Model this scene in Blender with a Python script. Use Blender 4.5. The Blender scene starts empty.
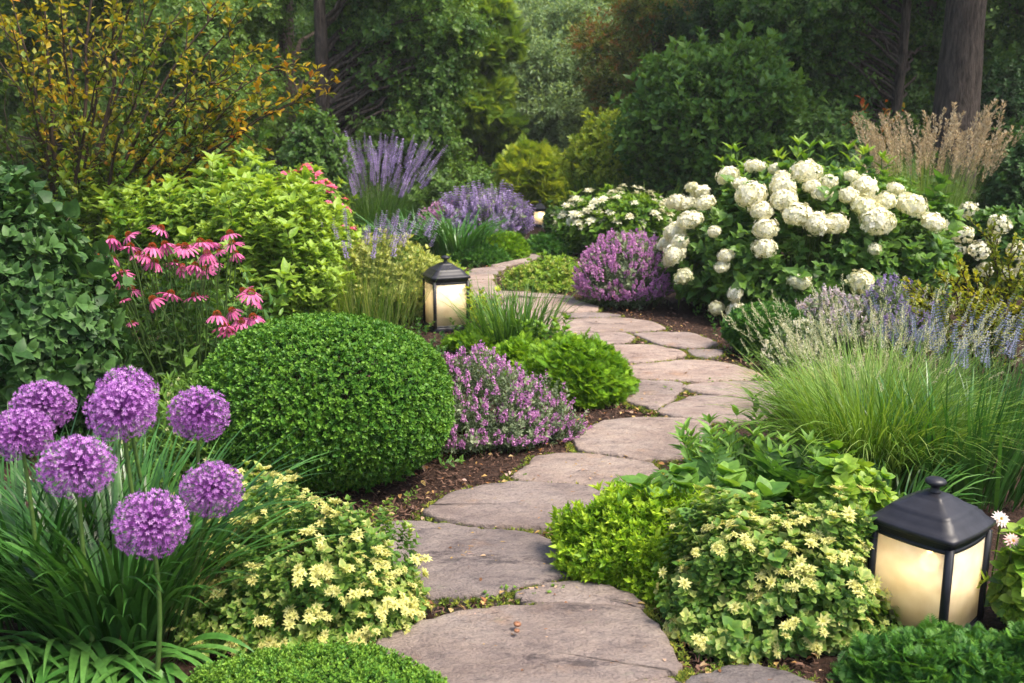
import bpy, math, random
import numpy as np
from mathutils import Vector

sc = bpy.context.scene
col = sc.collection
# ---------------------------------------------------------------- camera
CH, PITCH, F = 1.5, math.radians(12.0), 995.0
cam_d = bpy.data.cameras.new('camera')
cam = bpy.data.objects.new('camera', cam_d); col.objects.link(cam)
cam.location = (0, 0, CH); cam.rotation_euler = (math.radians(90) - PITCH, 0, 0)
cam_d.sensor_width = 36.0; cam_d.lens = 36.0 * F / 1024.0
cam_d.clip_start = 0.05; cam_d.clip_end = 500
cam_d.dof.use_dof = True; cam_d.dof.focus_distance = 4.0; cam_d.dof.aperture_fstop = 5.0
sc.camera = cam
# ---------------------------------------------------------------- sky and sun
SUN_EL, SUN_AZ = math.radians(60), math.radians(118)     # azimuth measured from +Y towards +X
world = bpy.data.worlds.new("World"); sc.world = world; world.use_nodes = True
wn = world.node_tree.nodes; wl = world.node_tree.links
sky = wn.new('ShaderNodeTexSky'); sky.sky_type = 'NISHITA'; sky.sun_disc = False
sky.air_density = 0.8; sky.dust_density = 3.0; sky.ozone_density = 0.4
sky.sun_elevation = SUN_EL; sky.sun_rotation = SUN_AZ
wl.new(sky.outputs[0], wn['Background'].inputs[0]); wn['Background'].inputs[1].default_value = 0.15
sun_d = bpy.data.lights.new('sun', 'SUN'); sun_d.energy = 3.0; sun_d.angle = math.radians(20)
sun_d.color = (1.0, 0.90, 0.76)
sun = bpy.data.objects.new('sun', sun_d); col.objects.link(sun)
sd = Vector((math.sin(SUN_AZ) * math.cos(SUN_EL), math.cos(SUN_AZ) * math.cos(SUN_EL), math.sin(SUN_EL)))
sun.rotation_euler = sd.to_track_quat('Z', 'Y').to_euler()
sc.view_settings.view_transform = 'Standard'; sc.view_settings.look = 'None'
sc.view_settings.gamma = 1; sc.view_settings.use_curve_mapping = False
sc.view_settings.exposure = 1.2
sc.render.engine = 'CYCLES'
sc.cycles.use_denoising = True
sc.cycles.max_bounces = 8; sc.cycles.diffuse_bounces = 5; sc.cycles.glossy_bounces = 2
sc.cycles.transmission_bounces = 6; sc.cycles.transparent_max_bounces = 8
sc.cycles.sample_clamp_indirect = 20

# ---------------------------------------------------------------- picture to ground helpers
CP, SP = math.cos(PITCH), math.sin(PITCH)
CAM = np.array([0, 0, CH])
def ray(px, py):
    u = (px - 512) / F; v = (341.5 - py) / F
    d = np.array([u, CP + v * SP, -SP + v * CP]); return d / np.linalg.norm(d)
def gp(px, py, z=0.0):
    d = ray(px, py); t = (z - CH) / d[2]; return CAM + d * t
def atY(px, py, Y):
    d = ray(px, py); return CAM + d * (Y / d[1])
def depth(p): return (p[1]) * CP - (p[2] - CH) * SP
def mpp(p): return depth(p) / F                      # metres per pixel at point p
# ---------------------------------------------------------------- numpy mesh collector
rng = np.random.default_rng(7)
def R(a=0., b=1., n=None): return rng.uniform(a, b, n)
class G:
    def __init__(s): s.V = []; s.T = []; s.Q = []; s.QM = []; s.n = 0
    def add(s, V, Fc, T, mi):                         # Fc (m,3|4)
        V = np.asarray(V, float).reshape(-1, 3)
        s.V.append(V); s.T.append(np.broadcast_to(np.asarray(T, float), (len(V),)).copy())
        for f, m in zip(Fc, mi):
            f = np.asarray(f, int)
            if f.size: s.Q.append(f + s.n); s.QM.append(m)
        s.n += len(V)
    def mesh(s, name, mats, smooth=False):
        V = np.concatenate(s.V); T = np.concatenate(s.T)
        me = bpy.data.meshes.new(name)
        me.vertices.add(len(V)); me.vertices.foreach_set('co', V.astype(np.float32).ravel())
        loops = np.concatenate([q.ravel() for q in s.Q])
        sizes = np.concatenate([np.full(len(q), q.shape[1]) for q in s.Q])
        mi = np.concatenate([np.full(len(q), m) for q, m in zip(s.Q, s.QM)])
        me.loops.add(len(loops)); me.loops.foreach_set('vertex_index', loops.astype(np.int32))
        me.polygons.add(len(sizes))
        st = np.concatenate([[0], np.cumsum(sizes)[:-1]])
        me.polygons.foreach_set('loop_start', st.astype(np.int32))
        me.polygons.foreach_set('loop_total', sizes.astype(np.int32))
        me.polygons.foreach_set('material_index', mi.astype(np.int32))
        if smooth: me.polygons.foreach_set('use_smooth', np.ones(len(sizes), bool))
        a = me.attributes.new('tint', 'FLOAT', 'POINT')
        a.data.foreach_set('value', np.clip(T, 0, 1).astype(np.float32))
        for m in mats: me.materials.append(m)
        me.update(calc_edges=True)
        return me
    def build(s, name, mats, parent=None, loc=(0, 0, 0), smooth=False):
        return link(name, s.mesh(name, mats if isinstance(mats, (list, tuple)) else [mats], smooth), parent, loc)
def link(name, me, parent=None, loc=(0, 0, 0)):
    o = bpy.data.objects.new(name, me); col.objects.link(o)
    o.parent = parent; o.location = tuple(float(c) for c in loc); return o
def tag(o, label=None, cat=None, group=None, kind=None):
    if label: o['label'] = label
    if cat: o['category'] = cat
    if group: o['group'] = group
    if kind: o['kind'] = kind
    return o
def thing(name, label, cat, loc=(0, 0, 0), group=None):
    o = link(name, None, None, loc); o.empty_display_size = 0.1
    return tag(o, label, cat, group)
# a template: dict(V, T, F=[faces arrays], M=[material slots])
def tmpl(parts):
    g = G()
    for V, Fc, T, mi in parts: g.add(V, Fc, T, mi)
    return dict(V=np.concatenate(g.V), T=np.concatenate(g.T), F=g.Q, M=g.QM)
def merge_t(ts):                                      # join templates
    g = G()
    for t in ts: g.add(t['V'], t['F'], t['T'], t['M'])
    return dict(V=np.concatenate(g.V), T=np.concatenate(g.T), F=g.Q, M=g.QM)
def xf(t, pos=(0, 0, 0), rot=None, s=1.0, dt=0.0):
    V = t['V'] * s
    if rot is not None: V = V @ np.asarray(rot).T
    return dict(V=V + np.asarray(pos), T=t['T'] + dt, F=t['F'], M=t['M'])
def inst(g, t, P, Rm, S, dT=0.0):
    P = np.asarray(P).reshape(-1, 3); N = len(P)
    if N == 0: return
    S = np.broadcast_to(np.asarray(S, float), (N,)); dT = np.broadcast_to(np.asarray(dT, float), (N,))
    V = np.einsum('nij,kj->nki', Rm, t['V']) * S[:, None, None] + P[:, None, :]
    T = t['T'][None, :] + dT[:, None]
    k = len(t['V']); off = (np.arange(N) * k)
    Fs = [(f[None, :, :] + off[:, None, None]).reshape(-1, f.shape[1]) for f in t['F']]
    g.add(V.reshape(-1, 3), Fs, T.ravel(), t['M'])
def inst_multi(g, ts, P, Rm, S, dT=0.0):
    N = len(P); c = rng.integers(0, len(ts), N)
    S = np.broadcast_to(np.asarray(S, float), (N,)); dT = np.broadcast_to(np.asarray(dT, float), (N,))
    for i, t in enumerate(ts):
        m = c == i; inst(g, t, P[m], Rm[m], S[m], dT[m])
def nrm(v): return v / np.maximum(np.linalg.norm(v, axis=-1, keepdims=True), 1e-9)
def frames(Z, spin=None):                             # third axis along Z
    Z = nrm(np.asarray(Z, float).reshape(-1, 3)); N = len(Z)
    a = np.where(np.abs(Z[:, 2:3]) < 0.9, [[0, 0, 1.]], [[1., 0, 0]])
    X = nrm(np.cross(a, Z)); Y = np.cross(Z, X)
    sp = R(0, 2 * math.pi, N) if spin is None else np.broadcast_to(spin, (N,))
    c, s = np.cos(sp)[:, None], np.sin(sp)[:, None]
    X2 = X * c + Y * s; Y2 = -X * s + Y * c
    return np.stack([X2, Y2, Z], axis=2)
def leaf_frames(D, U):                                # Y along D, Z near U
    D = nrm(D); Zn = nrm(U - (U * D).sum(-1, keepdims=True) * D); X = np.cross(D, Zn)
    return np.stack([X, D, Zn], axis=2)
def euler(rx, ry, rz):
    cx, sx, cy, sy, cz, sz = math.cos(rx), math.sin(rx), math.cos(ry), math.sin(ry), math.cos(rz), math.sin(rz)
    return np.array([[cz, -sz, 0], [sz, cz, 0], [0, 0, 1]]) @ np.array([[cy, 0, sy], [0, 1, 0], [-sy, 0, cy]]) @ np.array([[1, 0, 0], [0, cx, -sx], [0, sx, cx]])
# ---------------------------------------------------------------- leaf shapes (base at origin, along +Y, face up +Z)
def kite(w=0.5, fold=0.12, at=0.45, droop=0.1, mi=0, t0=0.0, t1=0.1):
    V = [[0, 0, 0], [-w / 2, at, fold - droop * at], [0, at, -droop * at * .5], [w / 2, at, fold - droop * at], [0, 1, -droop]]
    return tmpl([(V, [[(0, 2, 1), (0, 3, 2), (1, 2, 4), (2, 3, 4)]], [t0, t1, t0, t1, t0], [mi])])
def kite2(w=0.5, fold=0.1, at=0.45, droop=0.08, mi=0):
    V = [[0, 0, 0], [-w / 2, at, fold], [w / 2, at, fold], [0, 1, -droop]]
    return tmpl([(V, [[(0, 3, 1), (0, 2, 3)]], [0, .06, .06, 0], [mi])])
def full(w=0.5, fold=0.1, droop=0.2, prof=((0, .08), (.2, .75), (.45, 1.), (.75, .68), (1, 0.02)), mi=0, wave=0.0, edge=0.12, stalk=0.0):
    V = []; T = []
    for k, (t, h) in enumerate(prof):
        z = -droop * t * t; q = wave * math.sin(k * 2.1)
        V += [[-w / 2 * h, t, z + fold * h + q], [0, t + (.0), z], [w / 2 * h, t, z + fold * h - q]]
        T += [edge, -.06, edge]
    V = np.array(V)
    n = len(prof); Q = []
    for k in range(n - 1):
        a = 3 * k; Q += [(a, a + 1, a + 4, a + 3), (a + 1, a + 2, a + 5, a + 4)]
    if stalk: V[:, 1] = V[:, 1] * (1 - stalk) + stalk; V = np.vstack([V, [[.012, 0, 0], [-.012, 0, 0]]]); T += [0, 0]; m = len(V); Q += [(m - 2, m - 1, 0, 2)]
    return tmpl([(V, [Q], T, [mi])])
HEART = ((0, .35), (.06, .8), (.3, 1.), (.6, .8), (.85, .35), (1, .02))
LANCE = ((0, .1), (.25, .9), (.5, 1.), (.8, .5), (1, .02))
def lobed(w=0.9, droop=0.15, mi=0):                   # maple or ivy like
    ang = [-150, -115, -80, -52, -28, 0, 28, 52, 80, 115, 150]; r = [.3, .52, .34, .8, .42, 1., .42, .8, .34, .52, .3]
    V = [[0, 0.0, 0], [0, .38, .03]]
    for a, q in zip(ang, r):
        a = math.radians(a); V.append([math.sin(a) * q * w * .62, .32 + math.cos(a) * q * .68, -droop * q * q + .05])
    Fc = [(1, 2 + k + 1, 2 + k) for k in range(10)] + [(1, 2, 0), (1, 0, 12)]
    return tmpl([(V, [Fc], [0, -.05] + [.08] * 11, [mi])])
def rod(p0, p1, r0, r1, mi=1, t=0.3):                 # three sided stick
    p0 = np.array(p0, float); p1 = np.array(p1, float)
    Fm = frames((p1 - p0)[None])[0]
    V = []
    for p, r in ((p0, r0), (p1, r1)):
        for k in range(3):
            a = k * 2.094; V.append(p + Fm[:, 0] * r * math.cos(a) + Fm[:, 1] * r * math.sin(a))
    return tmpl([(np.array(V), [[(0, 1, 4, 3), (1, 2, 5, 4), (2, 0, 3, 5)]], [t] * 6, [mi])])
def sprig(leaf, nodes=5, length=1.0, ll=0.4, tilt=60, per=2, gold=90, taper=0.35, tipgrow=0.25, stem=0.012, tip_leaves=3, bend=0.15, low=0.1, smi=1):
    """leaves along a stem that grows along +Z"""
    ts = []; h = lambda t: np.array([bend * t * t * length, 0, t * length])
    if stem:
        for k in range(2): ts.append(rod(h(k / 2), h((k + 1) / 2), stem * (1 - k * .4), stem * (.6 - k * .4) + .002, smi))
    a = R(0, 6)
    for i in range(nodes):
        t = low + (1 - low) * i / max(nodes - 1, 1); s = ll * (1 - taper * t) * R(.85, 1.15)
        for j in range(per):
            az = a + j * 2 * math.pi / per + R(-.25, .25); el = math.radians(90 - (tilt + R(-12, 12)) * (1 - .35 * t))
            D = np.array([[math.cos(az) * math.cos(el), math.sin(az) * math.cos(el), math.sin(el)]])
            rot = leaf_frames(D, np.array([[0, 0, 1.]]) + np.array([[R(-.25, .25), R(-.25, .25), 0]]))[0]
            ts.append(xf(leaf, h(t), rot, s, tipgrow * t + R(-.08, .08)))
        a += math.radians(gold)
    for j in range(tip_leaves):
        az = a + j * 6.283 / tip_leaves; el = math.radians(R(35, 70))
        D = np.array([[math.cos(az) * math.cos(el), math.sin(az) * math.cos(el), math.sin(el)]])
        ts.append(xf(leaf, h(1), leaf_frames(D, np.array([[0, 0, 1.]]))[0], ll * (1 - taper) * .8, tipgrow + .1))
    return merge_t(ts)
def tuft(n=7, w=0.12, ln=1.0, spread=50, mi=0):       # short blades radiating round +Z
    ts = []
    for k in range(n):
        az = k * 2.4 + R(0, .5); el = math.radians(90 - spread * math.sqrt((k + .5) / n))
        D = np.array([[math.cos(az) * math.cos(el), math.sin(az) * math.cos(el), math.sin(el)]])
        ts.append(xf(kite2(w, .03, .4, .1, mi), (0, 0, 0), leaf_frames(D, np.array([[0, 0, 1.001]]))[0], ln * R(.7, 1.1), .3 * k / n * 0 + R(-.1, .15)))
    return merge_t(ts)
def feather(pairs=9, ln=1.0, w=.28, pw=.09, droop=.3, mi=0, sub=0):          # fern or juniper spray along +Y, up +Z
    ts = []; up = np.array([[0, 0, 1.]])
    for i in range(pairs):
        t = .12 + .86 * i / (pairs - 1); p = np.array([0, t * ln, -droop * t * t * ln])
        L = ln * w * (math.sin(math.pi * min(1, (t * .8 + .15))) + .1)
        for sgn in (-1, 1):
            D = np.array([[sgn * .85, .5, -.1 + R(-.15, .15)]])
            lf = kite2(pw / w * 1.6, .05, .35, .1, mi)
            if sub:
                sp = []
                for j in range(5):
                    q = .15 + j * .19
                    for s2 in (-1, 1): sp.append(xf(kite2(.5, .03, .4, 0, mi), (0, q, 0), leaf_frames(np.array([[s2 * .8, .6, 0]]), up)[0], .26 * (1 - q * .6)))
                lf = merge_t(sp)
            ts.append(xf(lf, p, leaf_frames(D, up)[0], L, .15 * t + R(-.05, .05)))
    ts.append(xf(rod((0, 0, 0), (0, .55 * ln, -droop * .3 * ln), .008, .005, mi), (0, 0, 0)))
    ts.append(xf(rod((0, .55 * ln, -droop * .3 * ln), (0, ln, -droop * ln), .005, .002, mi), (0, 0, 0)))
    return merge_t(ts)
# ---------------------------------------------------------------- placement on a rounded plant body
def lumpy(U, amp, freq=4.0, k=7, seed=0):
    r = np.random.default_rng(abs(int(seed))); out = np.zeros(len(U))
    for i in range(k):
        a = nrm(r.normal(size=3)); out += np.sin(U @ a * freq * r.uniform(.6, 1.7) + r.uniform(0, 6.28))
    return 1 + amp * out / math.sqrt(k / 2)
class Body:
    def __init__(s, c, rx, ry, h, mid=0.35, amp=0.06, freq=4.0, power=2.0, seed=0):
        s.c = np.array([c[0], c[1], c[2] if len(c) > 2 else 0.0]); s.rx, s.ry, s.h, s.mid = rx, ry, h, mid
        s.amp, s.freq, s.seed, s.power = amp, freq, seed, power
    def surf(s, U, k=1.0):
        r = lumpy(U, s.amp, s.freq, seed=s.seed) * k
        pw = s.power
        q = (np.abs(U) ** pw).sum(1) ** (1 / pw); r = r / q      # superellipsoid
        zc = s.mid * s.h
        X = np.empty_like(U); X[:, 0] = U[:, 0] * r * s.rx; X[:, 1] = U[:, 1] * r * s.ry
        X[:, 2] = zc + np.where(U[:, 2] > 0, U[:, 2] * (s.h - zc), U[:, 2] * zc * .98) * r
        return X + s.c
    def sample(s, n, inner=0.12, up=0.35, jit=0.35, zmin=-0.85, cam_bias=0.0):
        U = nrm(rng.normal(size=(int(n * 1.9) + 20, 3))); U = U[U[:, 2] > zmin]
        if cam_bias: U = U[(U[:, 1] < 0.35) | (R(0, 1, len(U)) > cam_bias)]
        U = U[:n]; n = len(U)
        k = 1 - np.abs(rng.normal(0, inner, n)); k = np.clip(k, .25, 1.03)
        P = s.surf(U, k)
        N_ = nrm(U / np.array([s.rx, s.ry, s.h * .5]) ** 1 * np.array([1, 1, 1.]))
        D = nrm(N_ + np.array([0, 0, up]) + rng.normal(0, jit, (n, 3)))
        P[:, 2] = np.maximum(P[:, 2], s.c[2] + .01)
        return P, D, k
    def hit(s, px, py, k=1.0):
        d = ray(px, py); zc = s.mid * s.h; rz = max(s.h - zc, .01)
        rad = np.array([s.rx, s.ry, rz]) * k; o = (CAM - s.c - [0, 0, zc]) / rad; dd = d / rad
        A = dd @ dd; B = o @ dd; C = o @ o - 1; disc = B * B - A * C
        t = (-B - math.sqrt(disc)) / A if disc > 0 else -B / A
        p = CAM + d * t; n = (p - s.c - [0, 0, zc]) / rad ** 2
        return p, nrm(n)
def patch(cx, base, w, top, deep=0.8, **kw):
    """rounded plant body from where it stands in view: front foot at row base, w pixels wide, top row"""
    p = gp(cx, base); rx = w / 2 * mpp(p); ry = rx * deep
    Y = p[1] + ry * .9; s = Y / p[1]; c = gp(cx, base) * np.array([s, s, 0]); rx *= (1 + (s - 1) * .6)
    c[0] = ray(cx, base)[0] / ray(cx, base)[1] * Y
    h = atY(cx, top, Y)[2]
    kw.setdefault('seed', int(cx * 7 + base))
    return Body(c, rx, ry, h, **kw)
# ---------------------------------------------------------------- blades
def blades(g, B, az, L, w, th0, th1, seg=6, p=1.3, fold=0.0, tint=0.5, twist=0.3, mi=0, wprof=None, tipdt=0.0):
    """ribbons; th = angle from vertical at foot and tip"""
    N = len(B); t = np.linspace(0, 1, seg + 1)
    bc = lambda v: np.broadcast_to(np.asarray(v, float), (N,))
    az, L, w, th0, th1, tint = map(bc, (az, L, w, th0, th1, tint))
    th = th0[:, None] + (th1 - th0)[:, None] * t[None] ** p
    thm = (th[:, 1:] + th[:, :-1]) / 2; ds = L[:, None] / seg
    H = np.concatenate([np.zeros((N, 1)), np.cumsum(np.sin(thm) * ds, 1)], 1)
    Z = np.concatenate([np.zeros((N, 1)), np.cumsum(np.cos(thm) * ds, 1)], 1)
    dx, dy = np.cos(az)[:, None], np.sin(az)[:, None]
    C = np.stack([B[:, 0:1] + H * dx, B[:, 1:2] + H * dy, B[:, 2:3] + Z], 2)
    tw = rng.normal(0, twist, N)[:, None] * (0.4 + t[None])
    side = np.stack([-dy * np.cos(tw), dx * np.cos(tw), np.sin(tw)], 2)
    wp = (np.array([.55, .95, 1, .9, .7, .4, .04]) if wprof is None else np.array(wprof))
    wp = np.interp(t, np.linspace(0, 1, len(wp)), wp)
    W = w[:, None, None] * wp[None, :, None] * .5
    T = np.repeat((tint[:, None] + tipdt * t[None])[:, :, None], 2, 2)
    Lf, Rt = C - side * W, C + side * W
    if fold:
        up = np.stack([-np.cos(th) * dx * -1, -np.cos(th) * dy * -1, np.sin(th)], 2) * W * fold
        Lf = Lf + up; Rt = Rt + up
        V = np.stack([Lf, C, Rt], 2).reshape(-1, 3); k = 3
        T = np.repeat((tint[:, None] + tipdt * t[None])[:, :, None], 3, 2) + np.array([0.03, -.05, 0.03])
    else:
        V = np.stack([Lf, Rt], 2).reshape(-1, 3); k = 2
    base = (np.arange(N) * (seg + 1) * k)[:, None] + (np.arange(seg) * k)[None]
    base = base.ravel()
    Q = [np.stack([base + j, base + j + 1, base + j + 1 + k, base + j + k], 1) for j in range(k - 1)]
    g.add(V, [np.concatenate(Q)], T.ravel(), [mi])
    return C                                          # centre lines (N,seg+1,3)
def disc(n, c, rx, ry, z=0.0):
    a = R(0, 6.283, n); r = np.sqrt(R(0, 1, n))
    return np.stack([c[0] + np.cos(a) * r * rx, c[1] + np.sin(a) * r * ry, np.full(n, z)], 1), a, r
def tube(g, pts, rad, sides=6, mi=0, tint=0.5, rough=0.0):
    pts = np.asarray(pts, float); n = len(pts); d = np.gradient(pts, axis=0); Fm = frames(d, 0.0)
    # keep the frame from spinning
    for i in range(1, n):
        x = Fm[i - 1][:, 0] - Fm[i][:, 2] * (Fm[i - 1][:, 0] @ Fm[i][:, 2]); x /= np.linalg.norm(x) + 1e-9
        Fm[i][:, 0] = x; Fm[i][:, 1] = np.cross(Fm[i][:, 2], x)
    a = np.arange(sides) * 2 * math.pi / sides
    rad = np.broadcast_to(rad, (n,))
    V = pts[:, None, :] + (Fm[:, :, 0][:, None, :] * np.cos(a)[None, :, None] + Fm[:, :, 1][:, None, :] * np.sin(a)[None, :, None]) * rad[:, None, None] * (1 + (R(-rough, rough, (n, sides)) if rough else 0 * np.zeros((n, sides))))[:, :, None]
    Q = []
    for i in range(n - 1):
        for k in range(sides):
            k2 = (k + 1) % sides; Q.append((i * sides + k, i * sides + k2, (i + 1) * sides + k2, (i + 1) * sides + k))
    g.add(V.reshape(-1, 3), [Q], tint, [mi])
def curve(p0, p1, sag=0.1, n=6, wob=0.0):
    p0, p1 = np.array(p0, float), np.array(p1, float); t = np.linspace(0, 1, n)[:, None]; L = np.linalg.norm(p1 - p0)
    P = p0 + (p1 - p0) * t; P[:, 2] += (sag * L * np.sin(math.pi * t[:, 0]))
    if wob: P[1:-1] += rng.normal(0, wob * L, (n - 2, 3))
    return P
# ---------------------------------------------------------------- materials
def mat_new(name):
    m = bpy.data.materials.new(name); m.use_nodes = True; nt = m.node_tree; nt.nodes.clear()
    out = nt.nodes.new('ShaderNodeOutputMaterial'); return m, nt, out
def leafmat(name, cols, rough=0.5, trans=0.3, spec=0.4, tcol=None, veins=0.0):
    """cols: colours over the leaf tint 0..1"""
    m, nt, out = mat_new(name); N, L = nt.nodes, nt.links
    at = N.new('ShaderNodeAttribute'); at.attribute_name = 'tint'
    rp = N.new('ShaderNodeValToRGB'); e = rp.color_ramp.elements
    while len(e) < len(cols): e.new(0.5)
    for i, c in enumerate(cols): e[i].position = i / (len(cols) - 1); e[i].color = (*c, 1)
    L.new(at.outputs['Fac'], rp.inputs[0])
    nz = N.new('ShaderNodeTexNoise'); nz.inputs['Scale'].default_value = 60; nz.inputs['Detail'].default_value = 2
    geo = N.new('ShaderNodeNewGeometry'); L.new(geo.outputs['Position'], nz.inputs['Vector'])
    mr = N.new('ShaderNodeMapRange'); mr.inputs[1].default_value = .3; mr.inputs[2].default_value = .7; mr.inputs[3].default_value = .78; mr.inputs[4].default_value = 1.2
    L.new(nz.outputs['Fac'], mr.inputs[0])
    mx = N.new('ShaderNodeVectorMath'); mx.operation = 'SCALE'; L.new(rp.outputs[0], mx.inputs[0]); L.new(mr.outputs[0], mx.inputs['Scale'])
    bs = N.new('ShaderNodeBsdfPrincipled'); bs.inputs['Roughness'].default_value = rough; bs.inputs['Specular IOR Level'].default_value = spec
    L.new(mx.outputs[0], bs.inputs['Base Color'])
    tr = N.new('ShaderNodeBsdfTranslucent')
    tm = N.new('ShaderNodeVectorMath'); tm.operation = 'MULTIPLY'; tm.inputs[1].default_value = tcol or (1.5, 1.35, .6)
    L.new(mx.outputs[0], tm.inputs[0]); L.new(tm.outputs[0], tr.inputs['Color'])
    ms = N.new('ShaderNodeMixShader'); ms.inputs[0].default_value = trans
    L.new(bs.outputs[0], ms.inputs[1]); L.new(tr.outputs[0], ms.inputs[2]); L.new(ms.outputs[0], out.inputs[0])
    return m
def plain(name, c, rough=0.6, c2=None, scale=8.0, bump=0.0, bscale=30.0, stretch=(1, 1, 1), spec=0.4, metal=0.0, bdist=.02):
    m, nt, out = mat_new(name); N, L = nt.nodes, nt.links
    bs = N.new('ShaderNodeBsdfPrincipled'); bs.inputs['Roughness'].default_value = rough; bs.inputs['Specular IOR Level'].default_value = spec
    bs.inputs['Metallic'].default_value = metal
    tc = N.new('ShaderNodeTexCoord'); mp = N.new('ShaderNodeMapping'); mp.inputs['Scale'].default_value = stretch
    L.new(tc.outputs['Object'], mp.inputs[0])
    bs.inputs['Base Color'].default_value = (*c, 1)
    if c2:
        nz = N.new('ShaderNodeTexNoise'); nz.inputs['Scale'].default_value = scale; nz.inputs['Detail'].default_value = 6; nz.inputs['Roughness'].default_value = .65
        L.new(mp.outputs[0], nz.inputs['Vector'])
        rp = N.new('ShaderNodeValToRGB'); e = rp.color_ramp.elements; e[0].position = .35; e[1].position = .65; e[0].color = (*c, 1); e[1].color = (*c2, 1)
        L.new(nz.outputs['Fac'], rp.inputs[0]); L.new(rp.outputs[0], bs.inputs['Base Color'])
    if bump:
        nb = N.new('ShaderNodeTexNoise'); nb.inputs['Scale'].default_value = bscale; nb.inputs['Detail'].default_value = 5
        L.new(mp.outputs[0], nb.inputs['Vector']); b = N.new('ShaderNodeBump'); b.inputs['Strength'].default_value = bump; b.inputs['Distance'].default_value = bdist
        L.new(nb.outputs['Fac'], b.inputs['Height']); L.new(b.outputs[0], bs.inputs['Normal'])
    L.new(bs.outputs[0], out.inputs[0]); return m
def stonemat():
    m, nt, out = mat_new('flagstone'); N, L = nt.nodes, nt.links
    geo = N.new('ShaderNodeNewGeometry'); at = N.new('ShaderNodeAttribute'); at.attribute_name = 'tint'
    oi = N.new('ShaderNodeObjectInfo')
    def noise(scale, st=(1, 1, 1), det=8, ro=.62, off=True):
        mp = N.new('ShaderNodeMapping'); mp.inputs['Scale'].default_value = st
        if off:
            ad = N.new('ShaderNodeVectorMath'); ad.operation = 'MULTIPLY_ADD'; cmb = N.new('ShaderNodeCombineXYZ')
            L.new(oi.outputs['Random'], cmb.inputs[2]); L.new(cmb.outputs[0], ad.inputs[0]); ad.inputs[1].default_value = (0, 0, 7.)
            L.new(geo.outputs['Position'], ad.inputs[2]); L.new(ad.outputs[0], mp.inputs[0])
        else: L.new(geo.outputs['Position'], mp.inputs[0])
        n = N.new('ShaderNodeTexNoise'); n.inputs['Scale'].default_value = scale; n.inputs['Detail'].default_value = det; n.inputs['Roughness'].default_value = ro
        L.new(mp.outputs[0], n.inputs['Vector']); return n
    def ramp(src, stops):
        r = N.new('ShaderNodeValToRGB'); e = r.color_ramp.elements
        while len(e) < len(stops): e.new(.5)
        for i, (p, c) in enumerate(stops): e[i].position = p; e[i].color = (*c, 1) if len(c) == 3 else c
        L.new(src, r.inputs[0]); return r
    def mix(fac, a, b, mode='MIX'):
        x = N.new('ShaderNodeMix'); x.data_type = 'RGBA'; x.blend_type = mode
        if isinstance(fac, float): x.inputs[0].default_value = fac
        else: L.new(fac, x.inputs[0])
        L.new(a, x.inputs[6]); L.new(b, x.inputs[7]); return x.outputs[2]
    n1 = noise(3.2, (1, 1.4, 1)); n2 = noise(13, (1, 1.5, 1), 8, .7); n3 = noise(110, (1, 1.2, 1), 4); n4 = noise(4.2, (.9, 1.9, 1), 10, .72)
    pink = ramp(n1.outputs['Fac'], [(.3, (.32, .245, .215)), (.5, (.45, .36, .315)), (.7, (.52, .44, .39))])
    grey = ramp(n1.outputs['Fac'], [(.3, (.14, .125, .13)), (.55, (.25, .225, .22)), (.75, (.33, .29, .28))])
    c = mix(at.outputs['Fac'], pink.outputs[0], grey.outputs[0])
    vr = ramp(oi.outputs['Random'], [(0., (.80, .82, .84)), (.35, (1., .97, .93)), (.7, (.92, .90, .90)), (1., (1.08, 1.02, .96))]); c = mix(.9, c, vr.outputs[0], 'MULTIPLY')
    sp = ramp(n2.outputs['Fac'], [(.3, (.50, .50, .53)), (.45, (.92, .9, .9)), (.62, (1.1, 1.07, 1.02))]); c = mix(.85, c, sp.outputs[0], 'MULTIPLY')
    gr = ramp(n3.outputs['Fac'], [(.34, (.66, .64, .64)), (.5, (1, 1, 1)), (.7, (1.12, 1.1, 1.08))]); c = mix(.8, c, gr.outputs[0], 'MULTIPLY')
    cl = ramp(n4.outputs['Fac'], [(.37, (.34, .34, .38)), (.40, (.8, .79, .81)), (.44, (1, 1, 1))]); c = mix(.8, c, cl.outputs[0], 'MULTIPLY')
    ru = noise(4.1, (1, 1, 1), 5); rr = ramp(ru.outputs['Fac'], [(.6, (1, 1, 1)), (.72, (1.1, .86, .62))]); c = mix(.55, c, rr.outputs[0], 'MULTIPLY')
    li = noise(11, (1, 1, 1), 3); lr = ramp(li.outputs['Fac'], [(.66, (0, 0, 0)), (.74, (.22, .22, .22))])
    lc = N.new('ShaderNodeRGB'); lc.outputs[0].default_value = (.30, .32, .22, 1); c = mix(lr.outputs[0], c, lc.outputs[0])
    bs = N.new('ShaderNodeBsdfPrincipled'); bs.inputs['Roughness'].default_value = .72; bs.inputs['Specular IOR Level'].default_value = .35
    L.new(c, bs.inputs['Base Color'])
    s1 = N.new('ShaderNodeMath'); s1.operation = 'MULTIPLY_ADD'; L.new(n4.outputs['Fac'], s1.inputs[0]); s1.inputs[1].default_value = 1.3
    L.new(n2.outputs['Fac'], s1.inputs[2])
    s2 = N.new('ShaderNodeMath'); s2.operation = 'MULTIPLY_ADD'; L.new(n3.outputs['Fac'], s2.inputs[0]); s2.inputs[1].default_value = .22; L.new(s1.outputs[0], s2.inputs[2])
    b = N.new('ShaderNodeBump'); b.inputs['Strength'].default_value = 1.0; b.inputs['Distance'].default_value = .042
    L.new(s2.outputs[0], b.inputs['Height']); L.new(b.outputs[0], bs.inputs['Normal']); L.new(bs.outputs[0], out.inputs[0])
    return m
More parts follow.
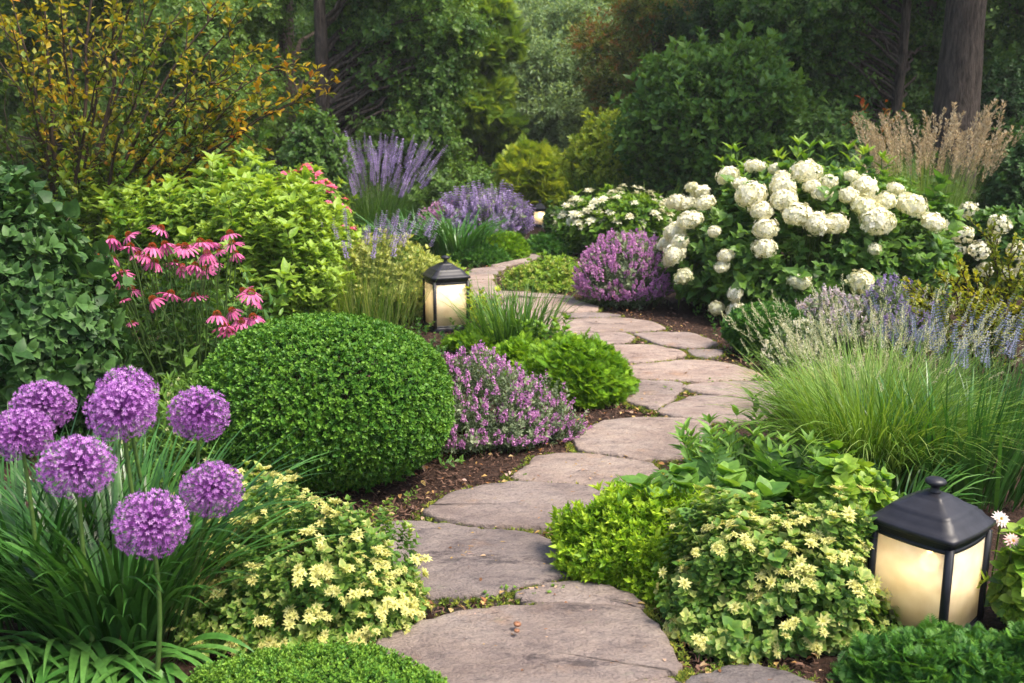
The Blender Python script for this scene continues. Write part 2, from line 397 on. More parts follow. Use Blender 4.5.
# ================================================================ ground
def build_ground():
    g = G(); xs = np.concatenate([np.linspace(-120, -9, 16), np.linspace(-8, 8, 161), np.linspace(9, 120, 16)])
    ys = np.concatenate([np.linspace(-60, 1, 10), np.linspace(1.4, 17, 157), np.linspace(18, 160, 24)])
    X, Y = np.meshgrid(xs, ys); Z = np.zeros_like(X)
    for i in range(14):
        f = 2 ** (i / 2.2); a = R(0, 6.28); Z += np.sin((X * math.cos(a) + Y * math.sin(a)) * f + R(0, 6)) * .012 / f ** .6
    Z = Z * .55 - .012
    V = np.stack([X, Y, Z], 2).reshape(-1, 3); w = len(xs)
    i = (np.arange(len(ys) - 1)[:, None] * w + np.arange(w - 1)[None]).ravel()
    g.add(V, [np.stack([i, i + 1, i + 1 + w, i + w], 1)], .5, [0])
    m = plain('mulch_soil', (.018, .011, .008), .95, (.060, .034, .025), 38, 1.0, 70, spec=.15)
    tag(g.build('ground', m, smooth=True), kind='structure')
build_ground()

M_STONE = stonemat()
STONES = [   # picture outline, greyness, label
 ([(372,648),(380,631),(443,611),(493,601),(572,599),(638,604),(656,619),(670,639),(681,661),(666,670),(616,680),(600,697),(480,704),(392,694),(370,668)], .35, 'widest pinkish flagstone at the very front with two tiny brown snail shells on it', -.0),
 ([(619,682),(641,673),(666,672),(680,678),(672,702),(622,704)], .3, 'small light flagstone cut by the bottom edge, right of the widest front flagstone'),
 ([(684,676),(709,667),(742,660),(764,661),(795,670),(845,692),(800,716),(690,708)], .85, 'dark grey flagstone in the bottom corner under the pale flowering ground cover'),
 ([(516,588),(546,579),(576,576),(612,581),(636,592),(645,601),(626,602),(559,598),(523,595)], .45, 'narrow wedge-shaped flagstone between the widest front stone and the grey stone'),
 ([(363,534),(378,520),(403,517),(443,519),(483,525),(533,529),(556,538),(569,555),(575,563),(563,571),(526,580),(493,587),(453,591),(424,591),(390,574),(362,555)], .7, 'large grey flagstone beside the cream flowering bush, second big stone from the front'),
 ([(425,508),(436,499),(456,488),(493,480),(540,478),(605,485),(616,496),(604,512),(574,522),(540,523.5),(480,521),(440,515)], .5, 'brownish oval flagstone by the bare soil at the foot of the clipped ball'),
 ([(513,471),(527,461),(539,452),(574,449),(611,453),(649,459),(662,470),(644,480),(624,485),(592,481),(555,478),(521,476)], .2, 'light flagstone with a straight dark chip, level with the foot of the clipped ball'),
 ([(574,437),(586,426),(605,418.5),(636,415),(683,416),(711,421),(707,441),(680,453),(642,457),(617,453),(580,446)], .15, 'round pale flagstone just left of the tall green fern leaves'),
 ([(660,410),(667,403),(686,396),(702,393),(770,398),(777,404),(761,416),(705,418)], .15, 'pale flagstone partly behind the leafy shoot, left of the fountain grass'),
 ([(683,386),(700,381),(749,379),(774,380),(780,388),(761,395),(717,392.5)], .1, 'long pale flagstone touching the edge of the fountain grass'),
 ([(622,386),(635,377.5),(675,378.5),(686,382),(675,391.0),(628,390.5)], .1, 'squarish pale flagstone right beside the bright green fine-leaved mound'),
 ([(624,392.5),(673,393),(672,397),(656,406),(642,402.5),(630,399)], .2, 'small tapering flagstone at the lower right foot of the bright green mound'),
 ([(612,366),(642,361.5),(682,357.5),(718,358.5),(751,366.5),(762,373),(738,377),(682,377.5),(642,375.5),(618,372)], .12, 'wide lens-shaped flagstone in the bend left of the small clipped green mound'),
 ([(596,344),(647,342.5),(677,347.5),(686,352),(667,356),(642,359.5),(606,358)], .1, 'broad pale flagstone just above the lens-shaped one, behind the bright green mound'),
 ([(635,331.5),(662,330),(690,330.5),(705,335.5),(718,341),(703,344.5),(682,345),(659,342),(647,337)], .15, 'flagstone nearest the low hydrangea blooms'),
 ([(689,347.5),(720,347),(721,351),(703,354),(692,352)], .4, 'smallest grey flagstone, tucked against the small clipped green mound'),
 ([(570,333),(619,330.5),(634,335),(624,340.5),(598,341.5),(566,340)], .08, 'pale flagstone behind the upright green grass clump, in the middle of the bend'),
 ([(566,318),(616,315.5),(647,318.5),(666,325.5),(649,328.5),(603,329.5),(566,330)], .1, 'wide flagstone in front of the purple catmint mound'),
 ([(567,311.5),(591,310),(621,313),(603,315),(570,314.5)], .6, 'thin grey sliver of flagstone at the right edge of the bend'),
 ([(536,296),(573,297.5),(598,304.5),(594,309),(565,309.5),(530,306)], .1, 'flagstone at the foot of the purple catmint mound, above the thin sliver'),
 ([(512,295.5),(534,297.5),(528,306),(562,311),(560,329),(520,320),(500,305)], .1, 'flagstone mostly hidden behind the upright green grass blades'),
 ([(504,292.5),(540,291),(570,294),(574,296.4),(538,294.8)], .08, 'flat flagstone below the pale green spreading ground cover'),
 ([(472,285),(496,284),(504,291),(530,290),(500,296),(470,294)], .08, 'flagstone in the far bend right behind the middle lantern'),
 ([(468,279),(491,278),(494,283),(470,284)], .12, 'second step-like flagstone of the narrow far stretch'),
 ([(466,274),(492,273),(492,277),(467,278)], .15, 'third step-like flagstone of the narrow far stretch'),
 ([(468,270.5),(496,269.5),(496,272.3),(467,273.2)], .25, 'fourth step-like flagstone of the narrow far stretch'),
 ([(474,266.8),(505,264.5),(501,268.7),(470,269.8)], .3, 'fifth flagstone, where the far stretch starts to turn'),
 ([(491,264.3),(505,261),(526,257),(530,259.5),(510,263.8)], .3, 'farthest clearly visible flagstone, beside the dark green mound'),
 ([(520,256.5),(540,246),(552,246),(534,257.5)], .3, 'flagstone hidden at the turn beyond the pale ground cover'),
 ([(526,238.2),(541,236.6),(546,239.4),(530,241)], .3, 'tiny far flagstone in front of the small far lantern'),
]
def catmull(P, k=5):
    P = np.asarray(P); n = len(P); out = []
    for i in range(n):
        a, b, c, d = P[i - 1], P[i], P[(i + 1) % n], P[(i + 2) % n]
        for j in range(k):
            t = j / k; out.append(.5 * ((2 * b) + (c - a) * t + (2 * a - 5 * b + 4 * c - d) * t * t + (3 * b - a - 3 * c + d) * t ** 3))
    return np.array(out)
GAPS = []
def build_stone(st, i):
    P = np.array([gp(x, y, .045)[:2] for x, y in st[0]]); cen = P.mean(0)
    big = np.ptp(P, axis=0).max()
    n0 = len(P); lin = np.concatenate([P[i] + (P[(i + 1) % n0] - P[i]) * (np.arange(6) / 6)[:, None] for i in range(n0)]); P = catmull(P, 6) * .5 + lin * .5; P = cen + (P - cen) * (1 + .010 / max(big, .3))
    a = np.linspace(0, 2 * math.pi, len(P), endpoint=False)
    P += (rng.normal(0, .0042, P.shape)); nrmv = nrm(P - cen)
    wob = sum(np.sin(a * f + R(0, 6)) * .006 / (f / 6) ** .5 for f in (7, 13, 22)); P += nrmv * wob[:, None] * min(1, big)
    g = G(); n = len(P); rings = [(0.0, -.03), (.003, .012), (-.001, .030), (.001, .040), (.006, .0455), (.03, .0475)]
    V = []; 
    for k, (ins, z) in enumerate(rings):
        q = P - nrmv * ins + (rng.normal(0, .0022, P.shape) if k in (1, 2, 3) else 0)
        zz = z + rng.normal(0, .0018, n) * (k in (2, 3)); V.append(np.column_stack([q, np.full(n, 0) + zz]))
    for k in (.6, .3): V.append(np.column_stack([cen + (P - nrmv * .05 - cen) * k, .048 + rng.normal(0, .0012, n)]))
    V.append(np.array([[*cen, .048]])); V = np.concatenate(V); V[:, 2] += .0 
    m = len(rings) + 2; Q = []; idx = np.arange(n); nx = (idx + 1) % n
    for k in range(m - 1): Q.append(np.stack([k * n + idx, k * n + nx, (k + 1) * n + nx, (k + 1) * n + idx], 1))
    T3 = np.stack([(m - 1) * n + idx, (m - 1) * n + nx, np.full(n, m * n)], 1)
    V[:, :2] -= cen
    s2 = 0
    x, y = P[:, 0], P[:, 1]; area2 = (x * np.roll(y, -1) - np.roll(x, -1) * y).sum()
    Qs = np.concatenate(Q)
    if area2 < 0: Qs = Qs[:, ::-1]; T3 = T3[:, ::-1]
    g.add(V, [Qs, T3], st[1], [0, 0])
    o = g.build('flagstone', M_STONE, None, (cen[0], cen[1], -.014 + R(-.004, .004)), smooth=True)
    o.rotation_euler = (R(-.006, .006), R(-.006, .006), 0); tag(o, st[2], 'flagstone', 'flagstones of the winding path')
    for k in range(0, n, 1): GAPS.append((P[k] + nrmv[k] * .01, nrmv[k]))
for i, st in enumerate(STONES): build_stone(st, i)
GP = np.array([q[0] for q in GAPS]); GN = np.array([q[1] for q in GAPS])

# ---- litter on the soil, moss in the joints
M_CHIP = leafmat('bark_chip', [(.022, .013, .009), (.07, .038, .026), (.15, .085, .06), (.26, .17, .11)], .85, 0.0, .2)
M_FALLEN = leafmat('fallen_leaf', [(.10, .045, .02), (.30, .13, .05), (.42, .30, .10), (.45, .30, .26)], .7, .15, .3)
M_MOSS = leafmat('moss', [(.05, .09, .012), (.15, .22, .03), (.32, .33, .05)], .8, .25, .2)
def flat_scatter(name, t, n, mat, zone, size, zc, tilt=.35, tint=(0, 1)):
    pts = []
    while len(pts) < n:
        c = zone(); pts.append(c)
    P = np.array(pts); P = np.column_stack([P, R(zc[0], zc[1], n)])
    Rm = frames(np.column_stack([rng.normal(0, tilt, (n, 2)), np.ones(n)])); g = G()
    inst_multi(g, t, P, Rm, R(size[0], size[1], n), R(tint[0], tint[1], n))
    return g.build(name, mat)
def z_soil():
    k = rng.integers(0, len(GP)); return GP[k] + GN[k] * abs(rng.normal(0, .22)) + rng.normal(0, .06, 2)
def z_joint():
    k = rng.integers(0, len(GP)); return GP[k] + GN[k] * R(-.004, .025) + rng.normal(0, .008, 2)
def z_wide():
    p = gp(R(330, 760), R(270, 560)); return p[:2]
chip = tmpl([(np.array([[-.5, -.14, 0], [.5, -.10, 0], [.42, .14, .03], [-.45, .12, .04], [0, 0, .12]]), [[(0, 1, 4), (1, 2, 4), (2, 3, 4), (3, 0, 4)]], 0, [0])])
chip2 = tmpl([(np.array([[-.5, -.05, 0], [.5, -.08, .05], [.5, .06, .02], [-.5, .07, .06]]), [[(0, 1, 2, 3)]], 0, [0])])
tag(flat_scatter('bark_mulch', [chip, chip2], 15000, M_CHIP, z_soil, (.008, .035), (.0, .018), .45, (0, .75)), kind='stuff')
tag(flat_scatter('bark_mulch', [chip, chip2], 14000, M_CHIP, z_wide, (.008, .035), (-.002, .015), .45, (0, .75)), kind='stuff')
lf = full(.55, .12, .25)
tag(flat_scatter('fallen_leaves', [lf, kite(.6, .2)], 1500, M_FALLEN, z_soil, (.012, .035), (.012, .03), .4), kind='stuff')
tag(flat_scatter('joint_moss', [tuft(6, .35, 1, 75), tuft(5, .3, 1, 60)], 9000, M_MOSS, z_joint, (.007, .020), (.0, .022), .5), kind='stuff')
def z_top():
    k = rng.integers(0, len(GP)); return GP[k] - GN[k] * R(.05, .4)
tag(flat_scatter('path_debris', [chip2, lf], 300, M_FALLEN, z_top, (.006, .022), (.034, .039), .15), kind='stuff')
# seedlings between the stones
M_SEED = leafmat('seedling', [(.06, .14, .02), (.16, .28, .04)], .5, .35)
g = G(); sl = sprig(full(.7, .1, .2), 3, .8, .6, 70, 2, 90)
for px, py in [(478,598),(490,600),(503,596),(512,601),(552,600),(560,596),(540,603),(468,602),(692,650),(700,655),(712,662),(706,640),(680,640),(676,628),(388,512),(398,505),(412,496),(372,518),(383,522),(663,394),(655,410),(707,350),(680,452),(520,478),(736,352),(705,385)]:
    p = gp(px, py); inst_multi(g, [sl], (p + np.array([[0, 0, 0]]) + np.column_stack([rng.normal(0, .02, (3, 2)), np.zeros(3)])), frames(np.array([[.2, 0, 1.]] * 3) + rng.normal(0, .3, (3, 3))), R(.02, .045, 3), R(.1, .8, 3))
tag(g.build('seedlings', [M_SEED, M_SEED]), kind='stuff')

# two tiny snail shells
M_SHELL = plain('shell', (.32, .15, .07), .4, (.16, .07, .04), 60)
for k, (px, py, r, lab) in enumerate([(517, 626, .012, 'round brown snail shell on the front flagstone, the rear one of two'), (516.5, 632, .009, 'smaller flatter brown snail shell nearer the camera on the front flagstone')]):
    g = G(); pts = []; rad = []
    for t in np.linspace(0, 1, 34):
        a = t * 2 * math.pi * 2.4; q = r * (.15 + .55 * t); pts.append((math.cos(a) * q, math.sin(a) * q, r * (.9 - .55 * t))); rad.append(r * (.12 + .42 * t))
    tube(g, pts, np.array(rad), 8); tag(g.build('snail_shell', M_SHELL, None, gp(px, py, .05), True), lab, 'snail shell', 'snail shells on the front flagstone')

# ================================================================ lanterns
M_METAL = plain('dark_bronze', (.010, .010, .014), .46, (.020, .020, .027), 14, .04, 60, spec=.4)
def panel_mat():
    m, nt, out = mat_new('frosted_glass'); N, L = nt.nodes, nt.links
    tr = N.new('ShaderNodeBsdfTranslucent'); gl = N.new('ShaderNodeBsdfGlossy'); df = N.new('ShaderNodeBsdfDiffuse'); tp = N.new('ShaderNodeBsdfRefraction')
    tc = N.new('ShaderNodeTexCoord'); nz = N.new('ShaderNodeTexNoise'); nz.inputs['Scale'].default_value = 14; nz.inputs['Detail'].default_value = 6
    L.new(tc.outputs['Object'], nz.inputs['Vector'])
    rp = N.new('ShaderNodeValToRGB'); e = rp.color_ramp.elements; e[0].position = .3; e[0].color = (.74, .69, .56, 1); e[1].position = .65; e[1].color = (.90, .87, .77, 1)
    L.new(nz.outputs['Fac'], rp.inputs[0]); L.new(rp.outputs[0], tr.inputs[0]); L.new(rp.outputs[0], df.inputs[0])
    gl.inputs['Roughness'].default_value = .25; tp.inputs['Roughness'].default_value = .11; tp.inputs['IOR'].default_value = 1.05; tp.inputs[0].default_value = (.9, .8, .6, 1)
    a = N.new('ShaderNodeMixShader'); a.inputs[0].default_value = .42; L.new(tr.outputs[0], a.inputs[1]); L.new(df.outputs[0], a.inputs[2])
    b = N.new('ShaderNodeMixShader'); b.inputs[0].default_value = .30; L.new(a.outputs[0], b.inputs[1]); L.new(tp.outputs[0], b.inputs[2])
    c = N.new('ShaderNodeMixShader'); c.inputs[0].default_value = .06; L.new(b.outputs[0], c.inputs[1]); L.new(gl.outputs[0], c.inputs[2])
    L.new(c.outputs[0], out.inputs[0]); return m
M_GLASS = panel_mat()
def emit(name, c, s):
    m, nt, out = mat_new(name); e = nt.nodes.new('ShaderNodeEmission'); e.inputs[0].default_value = (*c, 1); e.inputs[1].default_value = s; nt.links.new(e.outputs[0], out.inputs[0]); return m
M_BULB = emit('bulb', (1, .78, .46), 110)
def bowed(hw, z, n=8, bow=.10):                       # square ring with outward bowed sides
    out = []
    for s in range(4):
        a = s * math.pi / 2; ex = np.array([math.cos(a), math.sin(a)]); ey = np.array([-math.sin(a), math.cos(a)])
        for k in range(n):
            t = -1 + 2 * k / n; out.append([*(ex * hw * (1 + bow * (1 - t * t)) + ey * hw * t), z])
    return np.array(out)
def loft(g, rings, tint=.5, cap=True, mi=0):
    n = len(rings[0]); V = np.concatenate(rings); idx = np.arange(n); nx = (idx + 1) % n; Q = []
    for k in range(len(rings) - 1): Q.append(np.stack([k * n + idx, k * n + nx, (k + 1) * n + nx, (k + 1) * n + idx], 1))
    F = [np.concatenate(Q)]; ms = [mi]
    if cap: F.append(np.array([list(range(n))[::-1]])); F.append(np.array([[(len(rings) - 1) * n + i for i in range(n)]])); ms += [mi, mi]
    g.add(V, F, tint, ms)
def lantern(p, rz, label, s=1.0, power=9, hw=.133, H=.33):
    root = thing('garden_lantern', label, 'lantern', p, 'lit path lanterns'); root.rotation_euler = (0, 0, rz); root.scale = (s, s, s)
    g = G(); loft(g, [bowed(hw * 1.05, -.03), bowed(hw * 1.05, .018), bowed(hw * 1.02, .024), bowed(hw * .9, .024)]); g.build('base', M_METAL, root)
    # roof: flange and stepped, bowed hips
    g = G(); r = [(.98, H - .012), (1.03, H - .008), (1.03, H + 0.0103), (1.10, H + 0.0129), (1.13, H + 0.0172), (1.13, H + 0.0275), (1.11, H + 0.0318), (1.02, H + 0.0387), (.93, H + 0.0499), (.85, H + 0.0662), (.79, H + 0.0705), (.78, H + 0.0765), (.68, H + 0.0834), (.53, H + 0.0946), (.40, H + 0.1092), (.34, H + 0.1127), (.33, H + 0.1170), (.24, H + 0.1204), (.18, H + 0.1256)]
    loft(g, [bowed(hw * a, z, 8, .07) for a, z in r]); roof = g.build('roof', M_METAL, root)
    g = G(); prof = [(.022, .195), (.018, .202), (.014, .212), (.0155, .222), (.026, .226), (.034, .232), (.036, .238), (.033, .245), (.024, .251), (.010, .255), (.001, .256)]
    a = np.arange(20) * 2 * math.pi / 20
    loft(g, [np.column_stack([np.cos(a) * q, np.sin(a) * q, np.full(20, H + z)]) for q, z in [(q, .1245 + (z - .195) * .9) for q, z in prof]]); g.build('finial', M_METAL, roof, smooth=True)
    g0 = None
    for k in range(4):
        a = math.pi / 4 + k * math.pi / 2; c = np.array([math.cos(a), math.sin(a)]) * hw * math.sqrt(2)
        g = G(); w = .011; e1 = np.array([math.cos(a + math.pi / 4), math.sin(a + math.pi / 4)]); e2 = np.array([-e1[1], e1[0]])
        sq = [c + e1 * x * w + e2 * y * w for x, y in ((-1, -1), (1, -1), (1, 1), (-1, 1))]
        loft(g, [np.array([[*q, z] for q in sq]) for z in (.02, H - .005)]); g.build('corner_post', M_METAL, root)
        ex = np.array([math.cos(k * math.pi / 2), math.sin(k * math.pi / 2)]); ey = np.array([-ex[1], ex[0]])
        def arc(hwf, z0, z1, th, gg, m=10, bow=.10, tlim=.90):
            V = []; T = np.linspace(-tlim, tlim, m + 1)
            for off in (0, th):
                for z in (z0, z1):
                    for t in T: V.append([*(ex * (hwf * (1 + bow * (1 - t * t)) - off) + ey * hw * t), z])
            n = m + 1; Q = []
            for i in range(m):
                Q += [(i, i + 1, n + i + 1, n + i), (2 * n + i + 1, 2 * n + i, 3 * n + i, 3 * n + i + 1), (n + i, n + i + 1, 3 * n + i + 1, 3 * n + i), (i + 1, i, 2 * n + i, 2 * n + i + 1)]
            gg.add(np.array(V), [Q], .5, [0])
        g = G(); arc(hw * .97, .034, H - .020, .003, g); g.build('glass_panel', M_GLASS, root)
        for za, zb in ((.0245, .036), (H - .026, H - .0125)): g = G(); arc(hw * .985, za, zb, .010, g); g.build('panel_rail', M_METAL, root)
    g = G(); a = np.arange(14) * 2 * math.pi / 14; pr = [(.001, -.018), (.008, -.014), (.012, -.004), (.012, .005), (.009, .014), (.006, .022), (.006, .03)]
    loft(g, [np.column_stack([np.cos(a) * q, np.sin(a) * q, np.full(14, H * .72 + z)]) for q, z in pr]); bulb = g.build('bulb', M_BULB, root, smooth=True)
    g = G(); loft(g, [np.column_stack([np.cos(a) * .016, np.sin(a) * .016, np.full(14, z)]) for z in (H * .72 + .03, H - .004)]); g.build('lamp_holder', M_METAL, root)
    ld = bpy.data.lights.new('lantern_light', 'POINT'); ld.energy = power; ld.color = (1, .84, .60); ld.shadow_soft_size = .03
    lo = bpy.data.objects.new('lantern_light', ld); col.objects.link(lo); lo.parent = root; lo.location = (0.035, -.070, H * .70)
    return root
p = gp(943, 646); lantern((p[0], p[1] + .15, 0), math.radians(-50), 'largest lantern, black metal with frosted panes, lit, in the right foreground', 0.89, .26, H=.355)
p = gp(445, 331); lantern((p[0], p[1] + .16, 0), math.radians(22), 'lit black lantern halfway along the path, behind the clipped ball', 1.0, .3, H=.38)
p = gp(540, 226.5); lantern((p[0], p[1] + .14, 0), math.radians(-5), 'tiny far lit lantern beside the hazy purple flowers', .85, .8, hw=.115, H=.30)
# ================================================================ planting
class MM: pass
K = MM()
K.box = leafmat('box_leaf', [(.014, .055, .007), (.032, .115, .012), (.075, .205, .02), (.14, .29, .03)], .5, .25, .3)
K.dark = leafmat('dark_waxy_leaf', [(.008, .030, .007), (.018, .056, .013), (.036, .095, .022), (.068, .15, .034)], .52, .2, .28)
K.mid = leafmat('green_leaf', [(.015, .055, .010), (.038, .115, .018), (.075, .18, .03), (.14, .27, .04)], .48, .38, .4)
K.lime = leafmat('lime_leaf', [(.028, .09, .008), (.075, .19, .014), (.15, .30, .025), (.28, .42, .05)], .48, .38, .4)
K.gold = leafmat('golden_leaf', [(.08, .13, .01), (.20, .25, .02), (.38, .36, .03), (.50, .40, .05)], .5, .4, .3)
K.strap = leafmat('strap_leaf', [(.012, .045, .010), (.028, .100, .016), (.055, .17, .028), (.11, .25, .05)], .32, .22, .55)
K.grass = leafmat('grass_blade', [(.035, .09, .010), (.09, .20, .02), (.19, .32, .05), (.42, .46, .18)], .5, .35, .35)
K.fern = leafmat('fern_leaf', [(.03, .10, .012), (.07, .18, .025), (.13, .27, .04), (.20, .36, .06)], .5, .35, .3)
K.juni = leafmat('juniper_leaf', [(.015, .065, .012), (.04, .14, .022), (.10, .25, .03), (.20, .36, .04)], .5, .25, .3)
K.bright = leafmat('bright_spray_leaf', [(.045, .13, .008), (.12, .27, .014), (.24, .42, .02), (.38, .54, .04)], .5, .35, .3)
K.grey = leafmat('grey_green_leaf', [(.04, .07, .035), (.10, .15, .08), (.18, .24, .13), (.3, .35, .22)], .6, .25, .25)
K.cream = leafmat('cream_bract', [(.34, .40, .08), (.58, .58, .18), (.76, .72, .32), (.82, .79, .50)], .55, .35, .3, (1.15, 1.1, .8))
K.white = leafmat('white_petal', [(.60, .62, .30), (.78, .76, .52), (.86, .83, .66), (.88, .86, .76)], .55, .3, .3, (1.1, 1.05, .85))
K.var = leafmat('variegated_leaf', [(.022, .075, .014), (.045, .13, .022), (.09, .20, .03), (.18, .30, .05), (.46, .50, .16)], .5, .35, .3)
K.purple = leafmat('allium_petal', [(.22, .05, .28), (.42, .13, .50), (.60, .24, .68), (.76, .42, .82)], .5, .35, .3, (1.15, .9, 1.1))
K.cat = leafmat('catmint_petal', [(.26, .09, .26), (.46, .18, .42), (.64, .30, .56), (.76, .46, .68)], .5, .35, .3, (1.1, .95, 1.1))
K.lav = leafmat('lavender_petal', [(.13, .09, .22), (.25, .18, .38), (.38, .28, .52), (.52, .42, .62)], .6, .3, .3, (1.1, 1., 1.1))
K.blue = leafmat('blue_petal', [(.05, .07, .11), (.11, .13, .21), (.20, .22, .32), (.32, .34, .42)], .6, .25, .3, (1, 1., 1.1))
K.pink = leafmat('coneflower_petal', [(.38, .05, .16), (.58, .10, .28), (.72, .22, .42), (.80, .40, .56)], .5, .35, .3, (1.2, .9, 1.))
K.cone = leafmat('coneflower_cone', [(.12, .02, .01), (.32, .06, .012), (.52, .16, .02)], .7, 0.05, .2)
K.stem = leafmat('green_stem', [(.03, .07, .012), (.08, .15, .03), (.16, .22, .06)], .5, .1, .4)
K.wood = leafmat('twig', [(.020, .012, .008), (.05, .032, .020), (.10, .07, .045)], .8, 0.0, .25)
K.tan = leafmat('tan_plume', [(.16, .12, .06), (.32, .25, .14), (.48, .40, .26), (.62, .54, .38)], .7, .35, .2, (1.2, 1, .8))
K.orange = leafmat('turning_leaf', [(.04, .09, .010), (.12, .19, .015), (.38, .34, .02), (.48, .25, .02), (.42, .09, .02)], .5, .38, .3, (1.3, 1.1, .5))
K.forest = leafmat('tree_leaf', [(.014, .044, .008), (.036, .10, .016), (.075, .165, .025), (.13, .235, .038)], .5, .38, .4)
K.teal = leafmat('blue_green_leaf', [(.05, .11, .05), (.10, .20, .085), (.17, .28, .13), (.25, .37, .18)], .5, .428, .4)
K.ylw = leafmat('yellow_green_leaf', [(.045, .10, .01), (.11, .21, .018), (.22, .33, .03), (.38, .46, .05)], .5, .4, .3)

def foliage(g, body, ts, n, size, inner=.12, up=.35, jit=.35, zmin=-.85, tint=(.1, .6), stray=.08, cam_bias=0.0):
    P, D, k = body.sample(n, inner, up, jit, zmin, cam_bias); n = len(P)
    S = R(size[0], size[1], n) * np.where(R(0, 1, n) < stray, R(1.3, 1.9, n), 1)
    P = P - D * S[:, None] * (.75 if stray else .4) * np.where(S > size[1], .8, 1)[:, None]; P[:, 2] = np.maximum(P[:, 2], body.c[2] + .005)
    inst_multi(g, ts, P, frames(D), S, R(tint[0], tint[1], n))
    return P, D
def mound(name, label, cat, body, ts, n, size, mats, group=None, **kw):
    g = G(); foliage(g, body, ts, n, size, **kw)
    o = g.build(name, mats); g2 = None
    return tag(o, label, cat, group)
def ground_stems(g, body, n, r=.004, mi=0, tint=.4, spread=.25, top=.85):
    for _ in range(n):
        a = R(0, 6.28); q = R(0, 1) ** .5
        p0 = body.c + np.array([math.cos(a) * body.rx * spread * q, math.sin(a) * body.ry * spread * q, -.02])
        p1 = body.c + np.array([math.cos(a) * body.rx * top * q, math.sin(a) * body.ry * top * q, body.h * R(.55, .9)])
        tube(g, curve(p0, p1, .05, 4, .02), np.linspace(r, r * .5, 4), 4, mi, tint)
def dup_parts(root, name, meshes, P, Rm, S, limit=100, stuffmats=None, ts=None, tints=0.0):
    """the nearest `limit` as separate parts that share meshes; the rest as one mesh"""
    P = np.asarray(P); N = len(P); S = np.broadcast_to(np.asarray(S, float), (N,))
    dist = np.linalg.norm(P - CAM, axis=1) - P[:, 2] * .6; o = np.argsort(dist)
    rl = np.array(root.location)
    from mathutils import Matrix
    for i in o[:limit]:
        ob = bpy.data.objects.new(name, meshes[int(rng.integers(0, len(meshes)))]); col.objects.link(ob); ob.parent = root
        M = np.eye(4); M[:3, :3] = Rm[i] * S[i]; M[:3, 3] = P[i] - rl
        ob.matrix_local = Matrix(M.tolist())
    rest = o[limit:]
    if len(rest):
        g = G(); inst_multi(g, ts, P[rest] - rl, Rm[rest], S[rest], R(-.12, .12, len(rest)))
        tag(g.build(name, stuffmats, root), kind='stuff')
def tm(t, name, mats, smooth=False):
    g = G(); g.add(t['V'], t['F'], t['T'], t['M']); return g.mesh(name, mats, smooth)

# ---------------- clipped ball of box
yb = gp(326, 506)[1] + .36; b = Body((atY(325, 420, yb)[0], yb, 0), .56, .52, .755, mid=.44, amp=.008, freq=7, power=2.25, seed=5)
b.h = atY(326, 318, b.c[1])[2]
BALL = b
boxs = [sprig(kite(.55, .12, .5), 3, .7, .62, 55, 2, 90, .1, .35, 0, 3) for _ in range(5)]
root = thing('clipped_box_ball', 'large clipped box ball, dense and dark green, left of the path', 'topiary', tuple(b.c))
g = G(); P, D = foliage(g, b, boxs, 15000, (.024, .038), inner=.045, up=.25, jit=.42, zmin=-.95, tint=(.0, .75), cam_bias=.45, stray=.004)
P, D, k = b.sample(2600, .09, .2, .4); k = 0
inst_multi(g, boxs, b.c + (P - b.c) * .93, frames(D), R(.03, .05, len(P)), R(-.1, .2, len(P)))
gg = G(); gg.V = [v - b.c for v in g.V]; gg.T = g.T; gg.Q = g.Q; gg.QM = g.QM; gg.n = g.n
gg.build('foliage', [K.box, K.wood], root)
g = G(); b0 = Body((0, 0, 0), b.rx, b.ry, b.h); ground_stems(g, b0, 26, .009, 0, .5, .3, .7); g.build('stem', K.wood, root)

# ---------------- alliums: eight plants, one shared head
def allium_head(seed):
    ts = []; n = 540; i = np.arange(n) + .5; ph = np.arccos(1 - 2 * i / n); th = math.pi * (1 + 5 ** .5) * i
    U = np.stack([np.cos(th) * np.sin(ph), np.sin(th) * np.sin(ph), np.cos(ph)], 1); U = nrm(U + rng.normal(0, .05, U.shape))
    U = U[U[:, 2] > -.93]; n = len(U); rr = 1 * R(.80, 1.0, n)
    pet = kite2(.26, .05, .5, -.25); star = []
    for k in range(6):
        a = k * math.pi / 3; D = np.array([[math.cos(a), math.sin(a), .45]]); star.append(xf(pet, (0, 0, 0), leaf_frames(D, np.array([[0, 0, 1.]]))[0], 1, R(-.05, .1)))
    star.append(rod((0, 0, -.25), (0, 0, .5), .08, .05, 0, -.35))
    star = merge_t(star); g = G()
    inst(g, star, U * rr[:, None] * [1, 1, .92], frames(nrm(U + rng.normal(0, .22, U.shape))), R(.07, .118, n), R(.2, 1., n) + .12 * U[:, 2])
    for u, r in zip(U, rr): 
        t = rod((0, 0, 0), u * r * [1, 1, .92], .006, .006, 0, .05); g.add(t['V'], t['F'], t['T'], t['M'])
    s = rod((0, 0, -.08), (0, 0, .12), .09, .07, 1, .6); g.add(s['V'], s['F'], s['T'], s['M'])
    # a few open seed buds, darker
    m = rng.choice(n, 40, replace=False); inst(g, tuft(5, .5, 1, 40), U[m] * rr[m][:, None] * 1.0, frames(U[m]), .05, -.1)
    return g.mesh('flower_head', [K.purple, K.stem])
AH = [allium_head(i) for i in range(3)]
